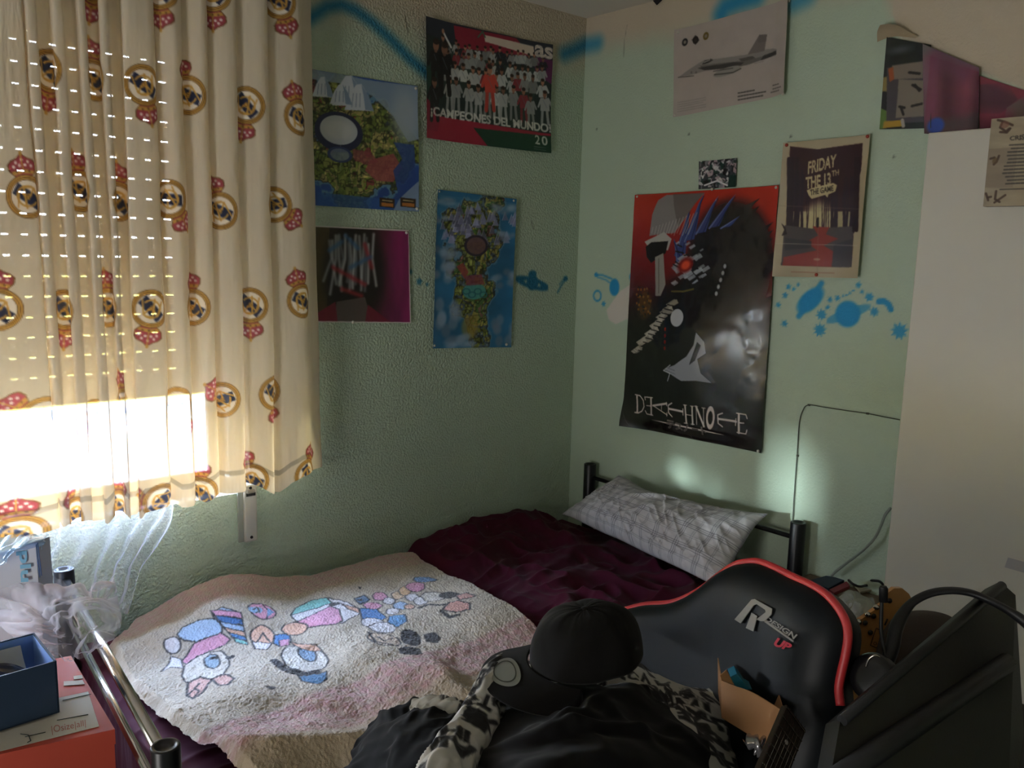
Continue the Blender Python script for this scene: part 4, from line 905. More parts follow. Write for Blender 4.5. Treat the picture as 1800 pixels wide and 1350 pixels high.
# gingham borders
def ging(mask, k=.48):
    g = ((np.sin(cb.A*2*np.pi/.036) > 0).astype(float)+(np.sin(cb.B*2*np.pi/.036) > 0).astype(float))/2
    g = (.35+.65*g)*mask*k; g = g[..., None]; cb.img = cb.img*(1-g)+hx('c88a98')*g
wob = (fbm(cb.A*7, cb.B*7, 9)-.5)*.03
ging(sst(.055, .085, cb.B+wob)*(1-sst(.17, .20, cb.B+wob)))
ging(sst(.74, .77, cb.B+wob)*(1-sst(.90, .94, cb.B+wob)), .60)
ging(sst(1.06, 1.09, cb.B+wob)*(1-sst(1.20, 1.24, cb.B+wob)), .6)
fold_shade = np.exp(-((cb.B-.98)/.10)**2)*.45*fbm(cb.A*4, cb.B*6, 12); cb.img = cb.img*(1-fold_shade[..., None])+hx('a5835c')*fold_shade[..., None]  # brown shade of the fold valley, painted along the near side
LW = .0042
def shp(pts, col, out=BKc, w=LW, a=.95):
    cb.poly(pts, col, a); cb.line(list(pts)+[pts[0]], w, out, .9)
def loop(x, y, rx, ry, n=18, rot=0, j=0, s=0):
    r = random.Random(s); return [(x+(rx*math.cos(t)*math.cos(rot)-ry*math.sin(t)*math.sin(rot))*(1+r.uniform(-j, j)), y+(rx*math.cos(t)*math.sin(rot)+ry*math.sin(t)*math.cos(rot))*(1+r.uniform(-j, j))) for t in [2*math.pi*k/n for k in range(n)]]
# big beach ball
shp([(511, 1079), (520, 1062), (548, 1048), (580, 1047), (608, 1055), (632, 1068), (634, 1076), (622, 1084), (602, 1098), (560, 1100), (530, 1098)], WH)
shp([(511, 1079), (520, 1062), (548, 1048), (575, 1047), (584, 1056), (545, 1068)], TQ); shp([(522, 1090), (580, 1064), (596, 1070), (602, 1094), (590, 1101), (540, 1099)], PK)
shp([(600, 1060), (630, 1066), (634, 1075), (612, 1070)], PE); cb.ell((588, 1060), .018, .016, BKc)
# small striped ball
shp(loop(461, 1078, 24, 11, j=.05), PK); cb.ell((449, 1079), .02, .02, hx('8fb8dc')); cb.line([(445, 1080), (452, 1074), (456, 1080), (450, 1084)], .004, BKc); cb.line([(462, 1067), (474, 1078), (468, 1089)], .004, BKc); cb.poly([(470, 1070), (482, 1076), (470, 1086)], hx('6f9ccf'))
# folded striped towels and cushions
shp([(372, 1092), (392, 1086), (420, 1088), (426, 1105), (400, 1108), (384, 1104)], LB); 
for k, cc_ in enumerate((PK, hx('3c74b8'), LB, PE, BL2, TQ)): shp([(370+k*8, 1090+k*5), (424+k*2, 1088+k*6), (426+k*2, 1093+k*6), (380+k*7, 1096+k*5)], cc_, w=.003)
shp(loop(352, 1112, 40, 13, rot=-.15, j=.04, s=1), LB); shp([(318, 1150), (340, 1128), (388, 1112), (405, 1118), (395, 1126), (360, 1138), (330, 1156)], PK)
shp(loop(303, 1130, 15, 9, j=.08, s=3), WH); shp([(300, 1142), (318, 1146), (322, 1164), (302, 1160), (282, 1168), (296, 1154)], WH, w=.003)
shp(loop(362, 1163, 44, 25, rot=-.35, j=.06, s=4), hx('d8d2c6')); shp(loop(372, 1152, 14, 12, j=.1, s=5), hx('8faac0')); cb.ell((377, 1146), .012, .009, BKc); cb.ell((404, 1144), .012, .009, BKc)
shp([(330, 1188), (352, 1178), (372, 1184), (356, 1208), (340, 1222), (328, 1212)], hx('d3a79c'), w=.006); shp([(372, 1184), (398, 1176), (412, 1186), (400, 1200), (384, 1198)], hx('d3a79c'), w=.006)
cb.line([(330, 1212), (350, 1190)], .005, BKc); cb.line([(340, 1218), (350, 1206), (344, 1200)], .005, BKc)
# shells, bucket and boat
shp(loop(462, 1110, 22, 14, j=.05, s=7), PE); cb.line([(452, 1118), (462, 1104), (474, 1118)], .004, BKc); shp([(442, 1118), (478, 1122), (470, 1132), (448, 1130)], WH)
shp([(482, 1108), (508, 1102), (512, 1116), (494, 1128), (480, 1122)], BL2); shp([(490, 1116), (510, 1112), (508, 1124), (492, 1128)], PK, w=.003); shp(loop(518, 1098, 24, 8, j=.06, s=8), PE)
shp(loop(536, 1146, 42, 24, rot=.1, j=.06, s=9), hx('d9d5cd')); shp(loop(540, 1136, 17, 13, rot=.5, j=.05, s=10), hx('86a9cc')); shp([(508, 1118), (556, 1122), (566, 1130), (530, 1128)], PE, w=.003)
shp([(520, 1170), (560, 1174), (574, 1168), (574, 1184), (560, 1194), (532, 1188)], hx('3f78a8')); cb.line([(482, 1152), (500, 1166), (530, 1174), (556, 1170)], .02, BKc, soft=.003)
# blue and pink toy heap
shp([(632, 1066), (662, 1064), (680, 1082), (664, 1092), (636, 1088)], BL2); shp([(684, 1080), (712, 1076), (716, 1088), (700, 1098), (680, 1096)], hx('5f9fd8'))
shp(loop(654, 1092, 20, 9, j=.05, s=12), WH, w=.003); shp([(622, 1048), (640, 1042), (650, 1050), (632, 1060)], hx('5a7ca0')); cb.ell((633, 1051), .008, .008, BKc)
for i, (x, y, rx, ry, k) in enumerate(((668, 1044, 13, 7, PK), (684, 1052, 11, 6, WH), (655, 1060, 16, 6, PK), (700, 1042, 12, 7, hx('dcc09c')), (712, 1034, 11, 8, hx('e0bc90')), (730, 1028, 17, 8, PK), (748, 1014, 20, 7, hx('6f9ccf')), (724, 1045, 12, 6, WH), (740, 1052, 14, 7, WH), (705, 1060, 14, 7, LB), (690, 1070, 12, 6, WH), (720, 1062, 10, 5, PE), (762, 1044, 22, 9, hx('dcd6cc')), (672, 1100, 24, 8, WH))): shp(loop(x, y, rx, ry, 14, j=.08, s=20+i), k, w=.003)
cb.line([(738, 1066), (752, 1060), (780, 1062)], .014, BKc, soft=.003); shp(loop(790, 1042, 17, 6, j=.06, s=40), BKc); shp([(778, 1070), (790, 1058), (806, 1056), (826, 1062), (826, 1072), (800, 1076)], hx('d39a8c'), w=.006); shp([(800, 1044), (822, 1040), (836, 1048), (808, 1054)], hx('cf9c90'), w=.005)
cb.line([(776, 1072), (790, 1082), (806, 1080)], .012, BKc, soft=.003)
# dark pebbles beside a straw hat
shp(loop(676, 1122, 30, 12, rot=.15, j=.05, s=41), hx('cdb9a2')); cb.line([(648, 1110), (660, 1128), (700, 1134)], .006, BKc); cb.line([(664, 1116), (676, 1124), (690, 1118)], .005, BKc)
cb.poly(loop(722, 1116, 19, 15, rot=.5, j=.05, s=42), BKc, .97); cb.poly([(700, 1140), (716, 1134), (738, 1138), (742, 1150), (722, 1153), (704, 1150)], BKc, .97); cb.poly([(744, 1108), (762, 1104), (776, 1112), (770, 1123), (750, 1122)], BKc, .97)
cb.poly([(466, 1200), (486, 1202), (480, 1207), (470, 1206)], hx('2a2018')); cb.poly([(629, 1026), (635, 1027), (633, 1032)], BKc)
fle = mat('fleece_pile', attr=True, rough=.95, sheen=.4, bump=.7, bscale=420, bdist=.003)
tag(grid('fleece_blanket', np.stack([Xb2, np.minimum(Yb, -.03), Zq], -1)[::-1], fle, cb.sample(Xb, -Yb+over*.9)[::-1], loc=(-1.4, -.5, .58), thick=.0), 'fluffy cream blanket with pink gingham bands and printed beach toys on the bed', 'blanket')
# ================================================================== pillow
def pillow(name, ctrl, th, m, colfn, loc, label, cat, nu=260, nv=150):
    """ctrl: 4 corners TL TR BR BL of the cushion plane; bulges both ways"""
    U, V = np.meshgrid(np.linspace(0, 1, nu), np.linspace(0, 1, nv)); Q = np.array(ctrl, float)
    mid_ = bil(Q, np.stack([U, 1-V], -1))
    n_ = np.cross(Q[1]-Q[0], Q[3]-Q[0]); n_ /= np.linalg.norm(n_)
    if n_@(CAM-Q.mean(0)) < 0: n_ = -n_
    e = (np.clip(np.sin(np.pi*U), 0, 1)**.45)*(np.clip(np.sin(np.pi*V), 0, 1)**.5)
    return U, V, mid_, n_, e
TL, TR, BR_, BL_ = on(0, -.07, 1086, 838), on(0, -.09, 1348, 900), on(2, .60, 1262, 1034), on(2, .605, 990, 906)
U, V, mid_, n_, e = pillow('pillow', (TL, TR, BR_, BL_), .09, None, None, None, None, None)
Q_c = mid_.mean((0, 1)); pinch = np.minimum(np.minimum(U, 1-U), .5)*2
mid_ += n_*(.022*(fbm(U*3.2, V*2, 91, 2)-.5)*2)[..., None]; mid_[..., 2] += .012*np.exp(-((U-.06)/.10)**2)*(1-V)
mid_ += (Q_c-mid_)*(.055*np.sin(np.pi*U)**.8*np.abs(V*2-1)**2+.05*np.sin(np.pi*V)**.8*np.abs(U*2-1)**3)[..., None]
mid_[..., 2] += -.028*np.sin(np.pi*U)*(1-V)**2*1.2
cx_, rad_ = (U-.36), V-.02
wr_ = fbm(U*5, V*4, 81, 3); crs = np.exp(-((U-.42-.12*V)/.10)**2)
wrk = .020*(ridge(U*13+V*4+1.2*wr_, V*2.2+U*2, 82)**2-.3)*(.35+1.2*crs)+.010*(ridge(U*22-V*9, V*6+wr_*2, 83)**2-.3)
cp = Canvas(0, 1, 0, 1, .004, hx('b4b2b4'))
def plaid(U, V):
    col = np.ones(U.shape+(3,))*hx('b6b4b6'); col *= (.96+.08*fbm(U*40, V*24, 4))[..., None]
    for (coord, per, w) in ((U*.92, .115, .0016), (V*.42, .105, .0016)):
        for off in (.0, .010, .020, .058, .066):
            d = np.abs(((coord-off+per/2) % per)-per/2); k = (1-sst(w*.6, w*1.6, d))[..., None]*(.55 if off < .03 else .3); col = col*(1-k)+hx('4c4c54')*k
    return col
pcol = plaid(U, V)
front = mid_+n_*((.105*e+wrk*np.minimum(1, e*2))[..., None]); backp = mid_-n_*((.06*e)[..., None])
pm = mat('pillow_cotton', attr=True, rough=.85, sheen=.1, bump=.1, bscale=600, bdist=.0005)
allP = np.concatenate([front, backp[::-1]], 0); allC = np.concatenate([pcol, plaid(U, V)[::-1]], 0)
allP[..., 2] = np.maximum(allP[..., 2], .575)
# loose open end of the pillowcase
fl = sst(.93, 1., np.concatenate([U, U[::-1]], 0)); 
tag(grid('pillow', allP, pm, allC, loc=TL), 'crumpled grey pillow with fine plaid lines against the bed head', 'pillow')
# ================================================================== bedside table with clutter
bw = mat('side_table_wood', hx('6c5844'), rough=.5, noise=.15, nscale=9)
TZ = .615
bt = thing('bedside_table', (-.17, -1.30, 0), 'small brown bedside table between bed post and wardrobe', 'table')
MB().box((-.17, -1.315, TZ-.012), (.33, .36, .024), bev=.003).build('table_top', bw, bt)
for x in (-.31, -.03):
    for y in (-1.16, -1.47): MB().box((x, y, (TZ-.024)/2), (.03, .03, TZ-.024)).build('leg', bw, bt)
MB().box((-.17, -1.315, .25), (.28, .30, .018)).build('shelf', bw, bt)
def P2(x, y, z): return on(2, z, x, y)
def slab(name, px_, z, h, col, label, cat, rough=.5, **kw):
    P_ = [P2(x, y, z+h) for x, y in px_]; c = np.mean(P_, 0); c[2] = z
    o = MB().prism(P_, (0, 0, -h)).build(name, mat(name+'_cover', hx(col), rough=rough, **kw), loc=c)
    return tag(o, label, cat)
slab('notebook', ((1420, 1021), (1452, 1012), (1487, 1018), (1456, 1034)), TZ, .012, '1c2c48', 'dark blue notebook with teal edge on the bedside table', 'notebook')
slab('teal_folder', ((1420, 1022), (1455, 1037), (1456, 1043), (1419, 1028)), TZ+.012, .008, '1f7c74', 'teal folder edge lying on the dark blue notebook', 'folder')
slab('red_booklet', ((1458, 1036), (1488, 1022), (1494, 1029), (1466, 1042)), TZ, .010, '94343c', 'small red booklet beside the teal folder', 'booklet')
slab('grey_card', ((1529, 990), (1545, 987), (1556, 1000), (1530, 1003)), TZ+.03, .02, '7c7c88', 'grey folded card against the wardrobe edge', 'card')
for k, (p, c_, l_) in enumerate(((((1490, 1010), (1530, 1004), (1545, 1020), (1500, 1030)), 'a89c84', 'crumpled beige receipt under the grey card'), (((1500, 1024), (1540, 1018), (1555, 1032), (1512, 1040)), '8c8470', 'folded tan paper at the front of the bedside table'))): slab('paper', p, TZ+.004*k, .006, c_, l_, 'paper', .9)
cp_ = [P2(x, y, TZ+.03+.02*math.sin(i*1.3)) for i, (x, y) in enumerate(((1492, 1020), (1500, 1027), (1512, 1031), (1525, 1029), (1540, 1033), (1552, 1030), (1546, 1022), (1530, 1020), (1512, 1018), (1496, 1010)))]
tag(MB().tube([tuple(v) for v in catmull(cp_, np.linspace(0, 9, 60))], .004).build('black_cable', mat('cable_black', hx('141416'), rough=.5), loc=cp_[0]), 'coiled black cable among the papers on the bedside table', 'cable')
# clear plastic bag with shiny folds
C = [[dep(x, y, d) for x, y, d in r] for r in ([(1468, 1046, 2.36), (1490, 1038, 2.36), (1512, 1042, 2.36), (1534, 1050, 2.36)], [(1478, 1058, 2.32), (1498, 1052, 2.28), (1516, 1054, 2.28), (1540, 1062, 2.32)], [(1486, 1072, 2.26), (1500, 1074, 2.22), (1518, 1072, 2.22), (1538, 1078, 2.26)], [(1496, 1090, 2.22), (1506, 1094, 2.2), (1520, 1090, 2.2), (1536, 1088, 2.22)])]
Ps = surf(C, 90, 80); uu, vv = np.meshgrid(np.linspace(0, 1, 90), np.linspace(0, 1, 80)); Ps = Ps+normals(Ps)*(.010*(ridge(uu*2.5+vv, vv*2, 3)**2-.3)+.004*(ridge(uu*5, vv*4+uu*2, 5)**2-.3))[..., None]
tag(grid('plastic_bag', Ps, mat('clear_plastic', hx('c4c8c8'), rough=.12, clear=.55, spec=.8), loc=Ps.reshape(-1, 3).mean(0)), 'crinkled clear plastic bag in front of the bedside table papers', 'plastic bag')
# ================================================================== thin cables on the wall
wc = mat('wall_cable', hx('4c5044'), rough=.6); gc = mat('grey_cable', hx('8c9488'), rough=.5)
def wtube(name, pts, r, m, off, label, n=80):
    P_ = [on(0, -off, x, y) for x, y in pts]; P_ = catmull(P_, np.linspace(0, len(P_)-1, n)); 
    return tag(MB().tube([tuple(v) for v in P_], r, n=6).build(name, m, loc=P_[0]), label, 'cable')
wt = wtube('thin_wire', ((1393, 925), (1396, 870), (1401, 800), (1405, 745), (1411, 722), (1421, 712), (1450, 716), (1490, 722), (1525, 727), (1560, 734), (1582, 738)), .0016, wc, .004, 'thin wire stapled up the wall from bed post to wardrobe')
for p in ((1402, 801), (1422, 712), (1525, 727)): MB().box(on(0, -.004, *p), (.004, .008, .006)).build('cable_clip', wc, wt)
wtube('grey_cable', ((1566, 893), (1556, 905), (1548, 925), (1538, 945), (1522, 963), (1504, 978), (1488, 990), (1470, 1004), (1462, 1012)), .0042, gc, .03, 'loose grey cable falling from behind the wardrobe to the bedside table')
# ================================================================== boxes at the foot of the bed
BX = .615
tb = thing('side_stand', (-2.28, -.55, 0), 'low dark stand holding the shoe boxes at the bed foot', 'stand')
MB().box((-2.36, -.55, BX-.012), (.50, .95, .024)).build('top_board', bw, tb)
for x in (-2.56, -2.16):
    for y in (-.12, -.98): MB().box((x, y, (BX-.024)/2), (.03, .03, BX-.024)).build('leg', bw, tb)
RZ = .745
red = mat('red_cardboard', hx('a83e2c'), rough=.6, bump=.05, bscale=30); labm = mat('paper_label', hx('c4c0b4'), rough=.7); inkr = mat('red_ink', hx('a86458'), rough=.7); ink = mat('dark_ink', hx('28302c'), rough=.7)
R1, R2, R3 = P2(200, 1283, RZ), P2(124, 1155, RZ), P2(-70, 1342, RZ); R4 = R3+(R2-R1)
rb = thing('red_shoebox', (*((R1+R4)/2)[:2], BX), 'red-orange shoebox with a white label under the open blue box', 'box')
dz = np.array([0, 0, 1.])
MB().prism([R1, R2, R4, R3], (0, 0, -(RZ-BX))).build('carton', red, rb)
cen = (R1+R4)/2; ex = [cen+(p-cen)*1.012 for p in (R1, R2, R4, R3)]
MB().prism([p+dz*.002 for p in ex], (0, 0, -.030)).build('lid', red, rb)
lb = [P2(x, y, RZ+.003) for x, y in ((155, 1216), (174, 1277), (-60, 1336), (-60, 1262))]
lo_ = MB().prism(lb, (0, 0, .0006)).build('label', labm, rb)
LT = lambda pts: bil([np.array(P2(x, y, RZ+.0042)) for x, y in pts], text_tris('|Osize|all|', .0))
m_ = MB(); m_.tris(LT(((90, 1276), (150, 1265), (151, 1279), (92, 1292)))); m_.build('label_print', inkr, lo_)
for a, b in (((36, 1290), (50, 1292)), ((50, 1292), (54, 1302)), ((54, 1302), (48, 1305)), ((44, 1295), (80, 1287)), ((100, 1266), (155, 1256)), ((110, 1231), (160, 1220))):
    m_ = MB(); m_.cyl(P2(*a, RZ+.0045), P2(*b, RZ+.0045), .0008, n=6)
    m_.build('pen_mark', ink, lo_)
MB().prism([P2(x, y, RZ+.003) for x, y in ((112, 1198), (145, 1196), (149, 1203), (112, 1206))], (0, 0, .0008)).build('label', labm, rb)
MB().prism([P2(x, y, RZ+.003) for x, y in ((129, 1189), (144, 1187), (146, 1193), (130, 1195))], (0, 0, .0008)).build('label', labm, rb)
# open blue box, tilted on the red one, holding a dark bag
blu = mat('navy_cardboard', hx('22364e'), rough=.55); blin = mat('blue_lining', hx('6f93cc'), rough=.7); grc = mat('grey_cardboard', hx('5c5a54'), rough=.8)
b0 = P2(105, 1252, RZ+.008); b1 = P2(-40, 1298, RZ+.008)
H_ = .105; w_ = (b1-b0); w_ /= np.linalg.norm(w_); bd = P2(50, 1128, RZ+.06)-P2(108, 1166, RZ+.06); bd[2] = 0; bd = np.array([w_[1], -w_[0], 0]); bd *= np.sign(bd[1]); LW_, DW_ = .30, .155
A0 = b0; A1 = b0+w_*LW_; A2 = A1+bd*DW_; A3 = A0+bd*DW_
bb = thing('blue_open_box', (*((A0+A2)/2)[:2], RZ+.008), 'open navy cardboard box with pale blue lining on top of the red shoebox', 'box')
s = MB(); th_ = .003
for a, b in ((A0, A1), (A1, A2), (A2, A3), (A3, A0)):
    d_v = (b-a)/np.linalg.norm(b-a); nn = np.array([-d_v[1], d_v[0], 0]); cin = (A0+A2)/2-(a+b)/2; nn = nn*np.sign(nn@cin)
    s.mi = 0; s.prism([a, b, b+dz*H_, a+dz*H_], nn*th_)
    s.mi = 1; s.prism([a+nn*(th_+.0005), b+nn*(th_+.0005), b+nn*(th_+.0005)+dz*(H_-.002), a+nn*(th_+.0005)+dz*(H_-.002)], nn*.001)
s.mi = 0; s.prism([A0, A1, A2, A3], (0, 0, .003)); s.build('carton', [blu, blin], bb)
uu, vv = np.meshgrid(np.linspace(0, 1, 120), np.linspace(0, 1, 90)); inset = lambda u, v: A0[None, None]+w_*(.012+(LW_-.024)*u)[..., None]+bd*(.012+(DW_-.03)*v)[..., None]
Ps = inset(uu, vv); hh = np.sin(np.pi*uu)**.4*np.sin(np.pi*vv)**.4; Ps[..., 2] += .01+.085*hh+.02*(ridge(uu*3+vv, vv*3+uu*2, 4)**2-.4)*hh+.008*(ridge(uu*9, vv*7, 6)**2-.4)*hh
tag(grid('dark_plastic_bag', Ps, mat('dark_bag_plastic', hx('1c2434'), rough=.28, spec=.7), loc=A0), 'shiny dark plastic bag inside the open blue box', 'bag')
C = [[A3+dz*z-bd*.02-w_*(-.03+.0*k)+w_*(.06*k)*1.0-bd*y for k in range(3)] for z, y in ((.095, 0), (.07, .02), (.05, .05))]
tag(grid('tissue_sheet', surf(C, 30, 20), mat('tissue_paper', hx('a8a89c'), rough=.8, bump=.3, bscale=60), loc=A3), 'pale tissue sheet tucked inside the open blue box', 'tissue paper')
# white packet lettered plu, standing behind on the stand
def depq(pts, d): return [dep(x, y, d) for x, y in pts]
q = depq(((-45, 985), (62, 952), (70, 1018), (-40, 1060)), 1.93); q = np.array(q)
ctr = q.mean(0); fw = np.cross(q[1]-q[0], q[3]-q[0]); fw /= np.linalg.norm(fw); fw *= -np.sign(fw@(CAM-ctr))
low = BX+.002
wp = thing('white_packet', (ctr[0], ctr[1], low), 'white packet with blue letters in clear wrapping behind the boxes', 'packet')
bt_ = [q[0], q[1], np.array([*q[1][:2], low])+(q[2]-q[1])*np.array([1, 1, 0]), np.array([*q[0][:2], low])+(q[3]-q[0])*np.array([1, 1, 0])]
MB().prism(bt_, fw*.06).build('packet_body', mat('packet_white', hx('9fa6b4'), rough=.4), wp)
qq = [q[0]-fw*.001, q[1]-fw*.001, bt_[2]-fw*.001, bt_[3]-fw*.001]
fp = lambda x, y: (lambda d: CAM+d*((qq[0]-CAM)@fw/(d@fw)))(ray(x, y))
lt = MB(); quad = [fp(53, 967), fp(56, 1022), fp(31, 1024), fp(28, 970)]; lt.tris(bil(quad, text_tris('plu', .03))); lt.build('lettering', mat('packet_blue', hx('3f8fb4'), rough=.4), wp)
st = MB()
for a, b in (((18, 965), (63, 953)), ((63, 953), (70, 1015)), ((66, 953), (73, 1012))): st.cyl(fp(*a), fp(*b), .0012, n=6)
st.build('blue_border', mat('packet_navy', hx('3c5c94'), rough=.4), wp)
C = [[dep(x, y, d) for x, y, d in r] for r in ([(-20, 950, 1.96), (20, 940, 1.97), (50, 936, 1.98), (82, 938, 2.0)], [(-20, 975, 1.91), (20, 962, 1.90), (52, 952, 1.91), (80, 950, 1.96)], [(-20, 1000, 1.9), (5, 990, 1.89), (20, 972, 1.90), (76, 965, 1.95)])]
Ps = surf(C, 80, 50); uu, vv = np.meshgrid(np.linspace(0, 1, 80), np.linspace(0, 1, 50)); Ps = Ps+normals(Ps)*(.012*(ridge(uu*6+vv*2, vv*3+uu*2, 9)**2-.3))[..., None]
grid('clear_wrap', Ps, mat('blue_wrap_plastic', hx('9cc4e8'), rough=.1, clear=.45, spec=.8), parent=wp)
# ================================================================== gaming chair
th0 = math.radians(70); hX = -np.array([math.cos(th0), math.sin(th0), 0]); nrm = np.array([-math.sin(th0), math.cos(th0), 0])   # hX: image right; nrm: facing
tilt = math.radians(12); upv = np.array([0, 0, 1])*math.cos(tilt)-nrm*math.sin(tilt); fn = np.cross(hX, upv); fn = fn*np.sign(fn@nrm)
Cc = dep(1345, 1095, 1.58)
def onp(x, y, off=0):
    d = ray(x, y); o = Cc+fn*off; return CAM+d*(((o-CAM)@fn)/(d@fn))
outline = [(1098, 1073), (1135, 1064), (1180, 1061), (1215, 1048), (1240, 1033), (1265, 1013), (1290, 996), (1312, 990), (1335, 990), (1362, 1000), (1392, 1015), (1425, 1030), (1452, 1047), (1474, 1072), (1486, 1096), (1489, 1120), (1485, 1150), (1478, 1180), (1473, 1210), (1476, 1240)]
OP = np.array([onp(*p) for p in outline]); OP = catmull(OP, np.linspace(0, len(OP)-1, 70))
cen = onp(1330, 1180); low = cen-upv*.42
left_low = onp(1098, 1073)-upv*.50; right_low = OP[-1]-upv*.34
chair = thing('gaming_chair', (*(cen+nrm*.18)[:2], 0), 'black gaming chair with red piping turned away beside the bed, buried in clothes', 'chair')
leather = mat('black_leatherette', hx('0b1014'), rough=.5, spec=.25, bump=.12, bscale=300, bdist=.0006); blkp = mat('black_plastic', hx('0e0e10'), rough=.5); redp = mat('red_piping', hx('b02c30'), rough=.45)
# backrest: front face bulges
loop_ = list(OP)+[right_low*(1-t)+left_low*t for t in np.linspace(.0, 1, 16)]+[left_low*(1-t)+OP[0]*t for t in np.linspace(0, 1, 12)[1:-1]]
loop_ = np.array(loop_); c0 = loop_.mean(0)
rings = []
for k, (sc, of) in enumerate(((.88, -.050), (.975, -.04), (1.0, -.012), (1.0, 0), (.985, .012), (.94, .028), (.86, .040), (.72, .048), (.5, .046), (.25, .038), (.05, .034), (0, .034))):
    rings.append(c0+(loop_-c0)*sc+fn*of*1.0)
G = np.array(rings)
cap = np.concatenate([np.repeat((c0-fn*.055)[None, None], G.shape[1], 1), G], 0)
grid('backrest', cap, leather, parent=chair, closed=True)
pp = [tuple(p-fn*.0+(p-c0)/np.linalg.norm(p-c0)*.002) for p in OP]
MB().tube(pp, .0075, n=12).build('piping', redp, chair)
sm = [onp(1181, 1062, .012), onp(1184, 1080, .024), onp(1190, 1108, .034)]
MB().tube([tuple(v) for v in sm], .0022).build('seam', mat('grey_thread', hx('4c5054'), rough=.7), chair)
# logo on the front face
def lg(x, y): return onp(x, y, .0505)
def lpoly(m, pts):
    m.prism([lg(*p) for p in pts], fn*.0015)
lgm = mat('silver_embroidery', hx('7f7c76'), rough=.6); lgr = mat('red_embroidery', hx('b01f36'), rough=.6)
m = MB(); lpoly(m, [(1292, 1089), (1322, 1054), (1328, 1053), (1358, 1070), (1357, 1080), (1345, 1092), (1338, 1092), (1330, 1089), (1347, 1076), (1346, 1072), (1331, 1062), (1326, 1064), (1303, 1096)])
lpoly(m, [(1322, 1077), (1332, 1083), (1325, 1110), (1312, 1104)]); lpoly(m, [(1344, 1093), (1348, 1091), (1396, 1126), (1395, 1129)])
for t in bil([lg(1349, 1083), lg(1403, 1116), lg(1397, 1125), lg(1344, 1089)], text_tris('DESIGN', .03, .1)): m.tris([t+fn*.001])
m.build('logo', lgm, chair)
m = MB(); m.tris([t+fn*.001 for t in bil([lg(1366, 1120), lg(1394, 1133), lg(1388, 1145), lg(1360, 1135)], text_tris('UP', .05, .2))]); m.build('logo', lgr, chair)
seatc = cen+nrm*.33; SZ = .60
Rz = Matrix(((hX[0], nrm[0], 0), (hX[1], nrm[1], 0), (0, 0, 1)))
MB().box((seatc[0], seatc[1], SZ), (.50, .52, .10), Rz, bev=.03).build('seat', leather, chair)
MB().cyl((seatc[0], seatc[1], .12), (seatc[0], seatc[1], .56), .028).build('gas_column', chrome, chair)
for k in range(5):
    a = k*2*math.pi/5; e_ = np.array([seatc[0]+.26*math.cos(a), seatc[1]+.26*math.sin(a), .09])
    MB().cyl((seatc[0], seatc[1], .12), tuple(e_), .022, .014).build('star_base_leg', blkp, chair)
    MB().cyl(tuple(e_+[-.02*math.sin(a), .02*math.cos(a), -.062]), tuple(e_+[.02*math.sin(a), -.02*math.cos(a), -.062]), .028).build('caster', blkp, chair)
# ================================================================== clothes on the chair seat
def cloth_thing(name, ctrl, m, label, cat, nu=200, nv=200, wr=(), loc=None, col=None, th=.004, parent=None):
    C = [[dep(x, y, d) for x, y, d in r] for r in ctrl]; Ps = surf(C, nu, nv); N_ = normals(Ps)
    if (N_.reshape(-1, 3).mean(0)@(CAM-Ps.reshape(-1, 3).mean(0))) < 0: N_ = -N_
    uu, vv = np.meshgrid(np.linspace(0, 1, nu), np.linspace(0, 1, nv)); d = 0
    for amp, fu, fv, sk, seed, pw in wr:
        wq = fbm(uu*3, vv*3, seed+50, 3); d = d+amp*(ridge(uu*fu+sk*vv+1.3*wq, vv*fv+1.1*wq, seed)**pw-.33)
    Ps = Ps+N_*np.asarray(d)[..., None]; Ps[..., 2] = np.maximum(Ps[..., 2], .52)
    cl = col(uu, vv) if col else None
    o = grid(name, Ps, m, cl, parent=parent, loc=None if parent is not None else Ps.reshape(-1, 3).mean(0), thick=th)
    if parent is None: tag(o, label, cat)
    return o, Ps
bkc = mat('black_sweat_cotton', hx('09080a'), rough=.95, sheen=.08, spec=.2, bump=.15, bscale=500, bdist=.0006); nvc = mat('navy_black_cotton', hx('07090e'), rough=.9, sheen=.06, spec=.2)
prn = mat('letter_print_cotton', attr=True, rough=.8, sheen=.1)
letters = 'HENITSLKARVC'
def lettered(wm_, hm_, n, size, seed, dark=.45):
    cv = Canvas(0, wm_, 0, hm_, .0022, hx('b9b7b0')); r = random.Random(seed); BK = hx('121216')
    for i in range(n):
        x, y = r.uniform(0, wm_), r.uniform(0, hm_); s = size*r.uniform(.6, 1.5); a = r.choice((0, 0, math.pi/2, -.35, .4, 1.2)); ca, sa = math.cos(a), math.sin(a)
        w_, h_ = s*r.uniform(.7, 1.1)*(3 if r.random() < .35 else 1), s; q = [np.array((x+px_*ca-py_*sa, y+px_*sa+py_*ca)) for px_, py_ in ((-w_/2, h_/2), (w_/2, h_/2), (w_/2, -h_/2), (-w_/2, -h_/2))]
        tx = ''.join(r.choice(letters) for _ in range(3 if w_ > 1.5*s else 1))
        if r.random() < dark*.35: cv.poly(q, BK, raw=True); cv.text(tx, q, hx('b9b7b0'), bold=.05, raw=True)
        else: cv.text(tx, q, BK, bold=.06, raw=True)
    return lambda u, v: cv.sample(u*wm_, v*hm_)
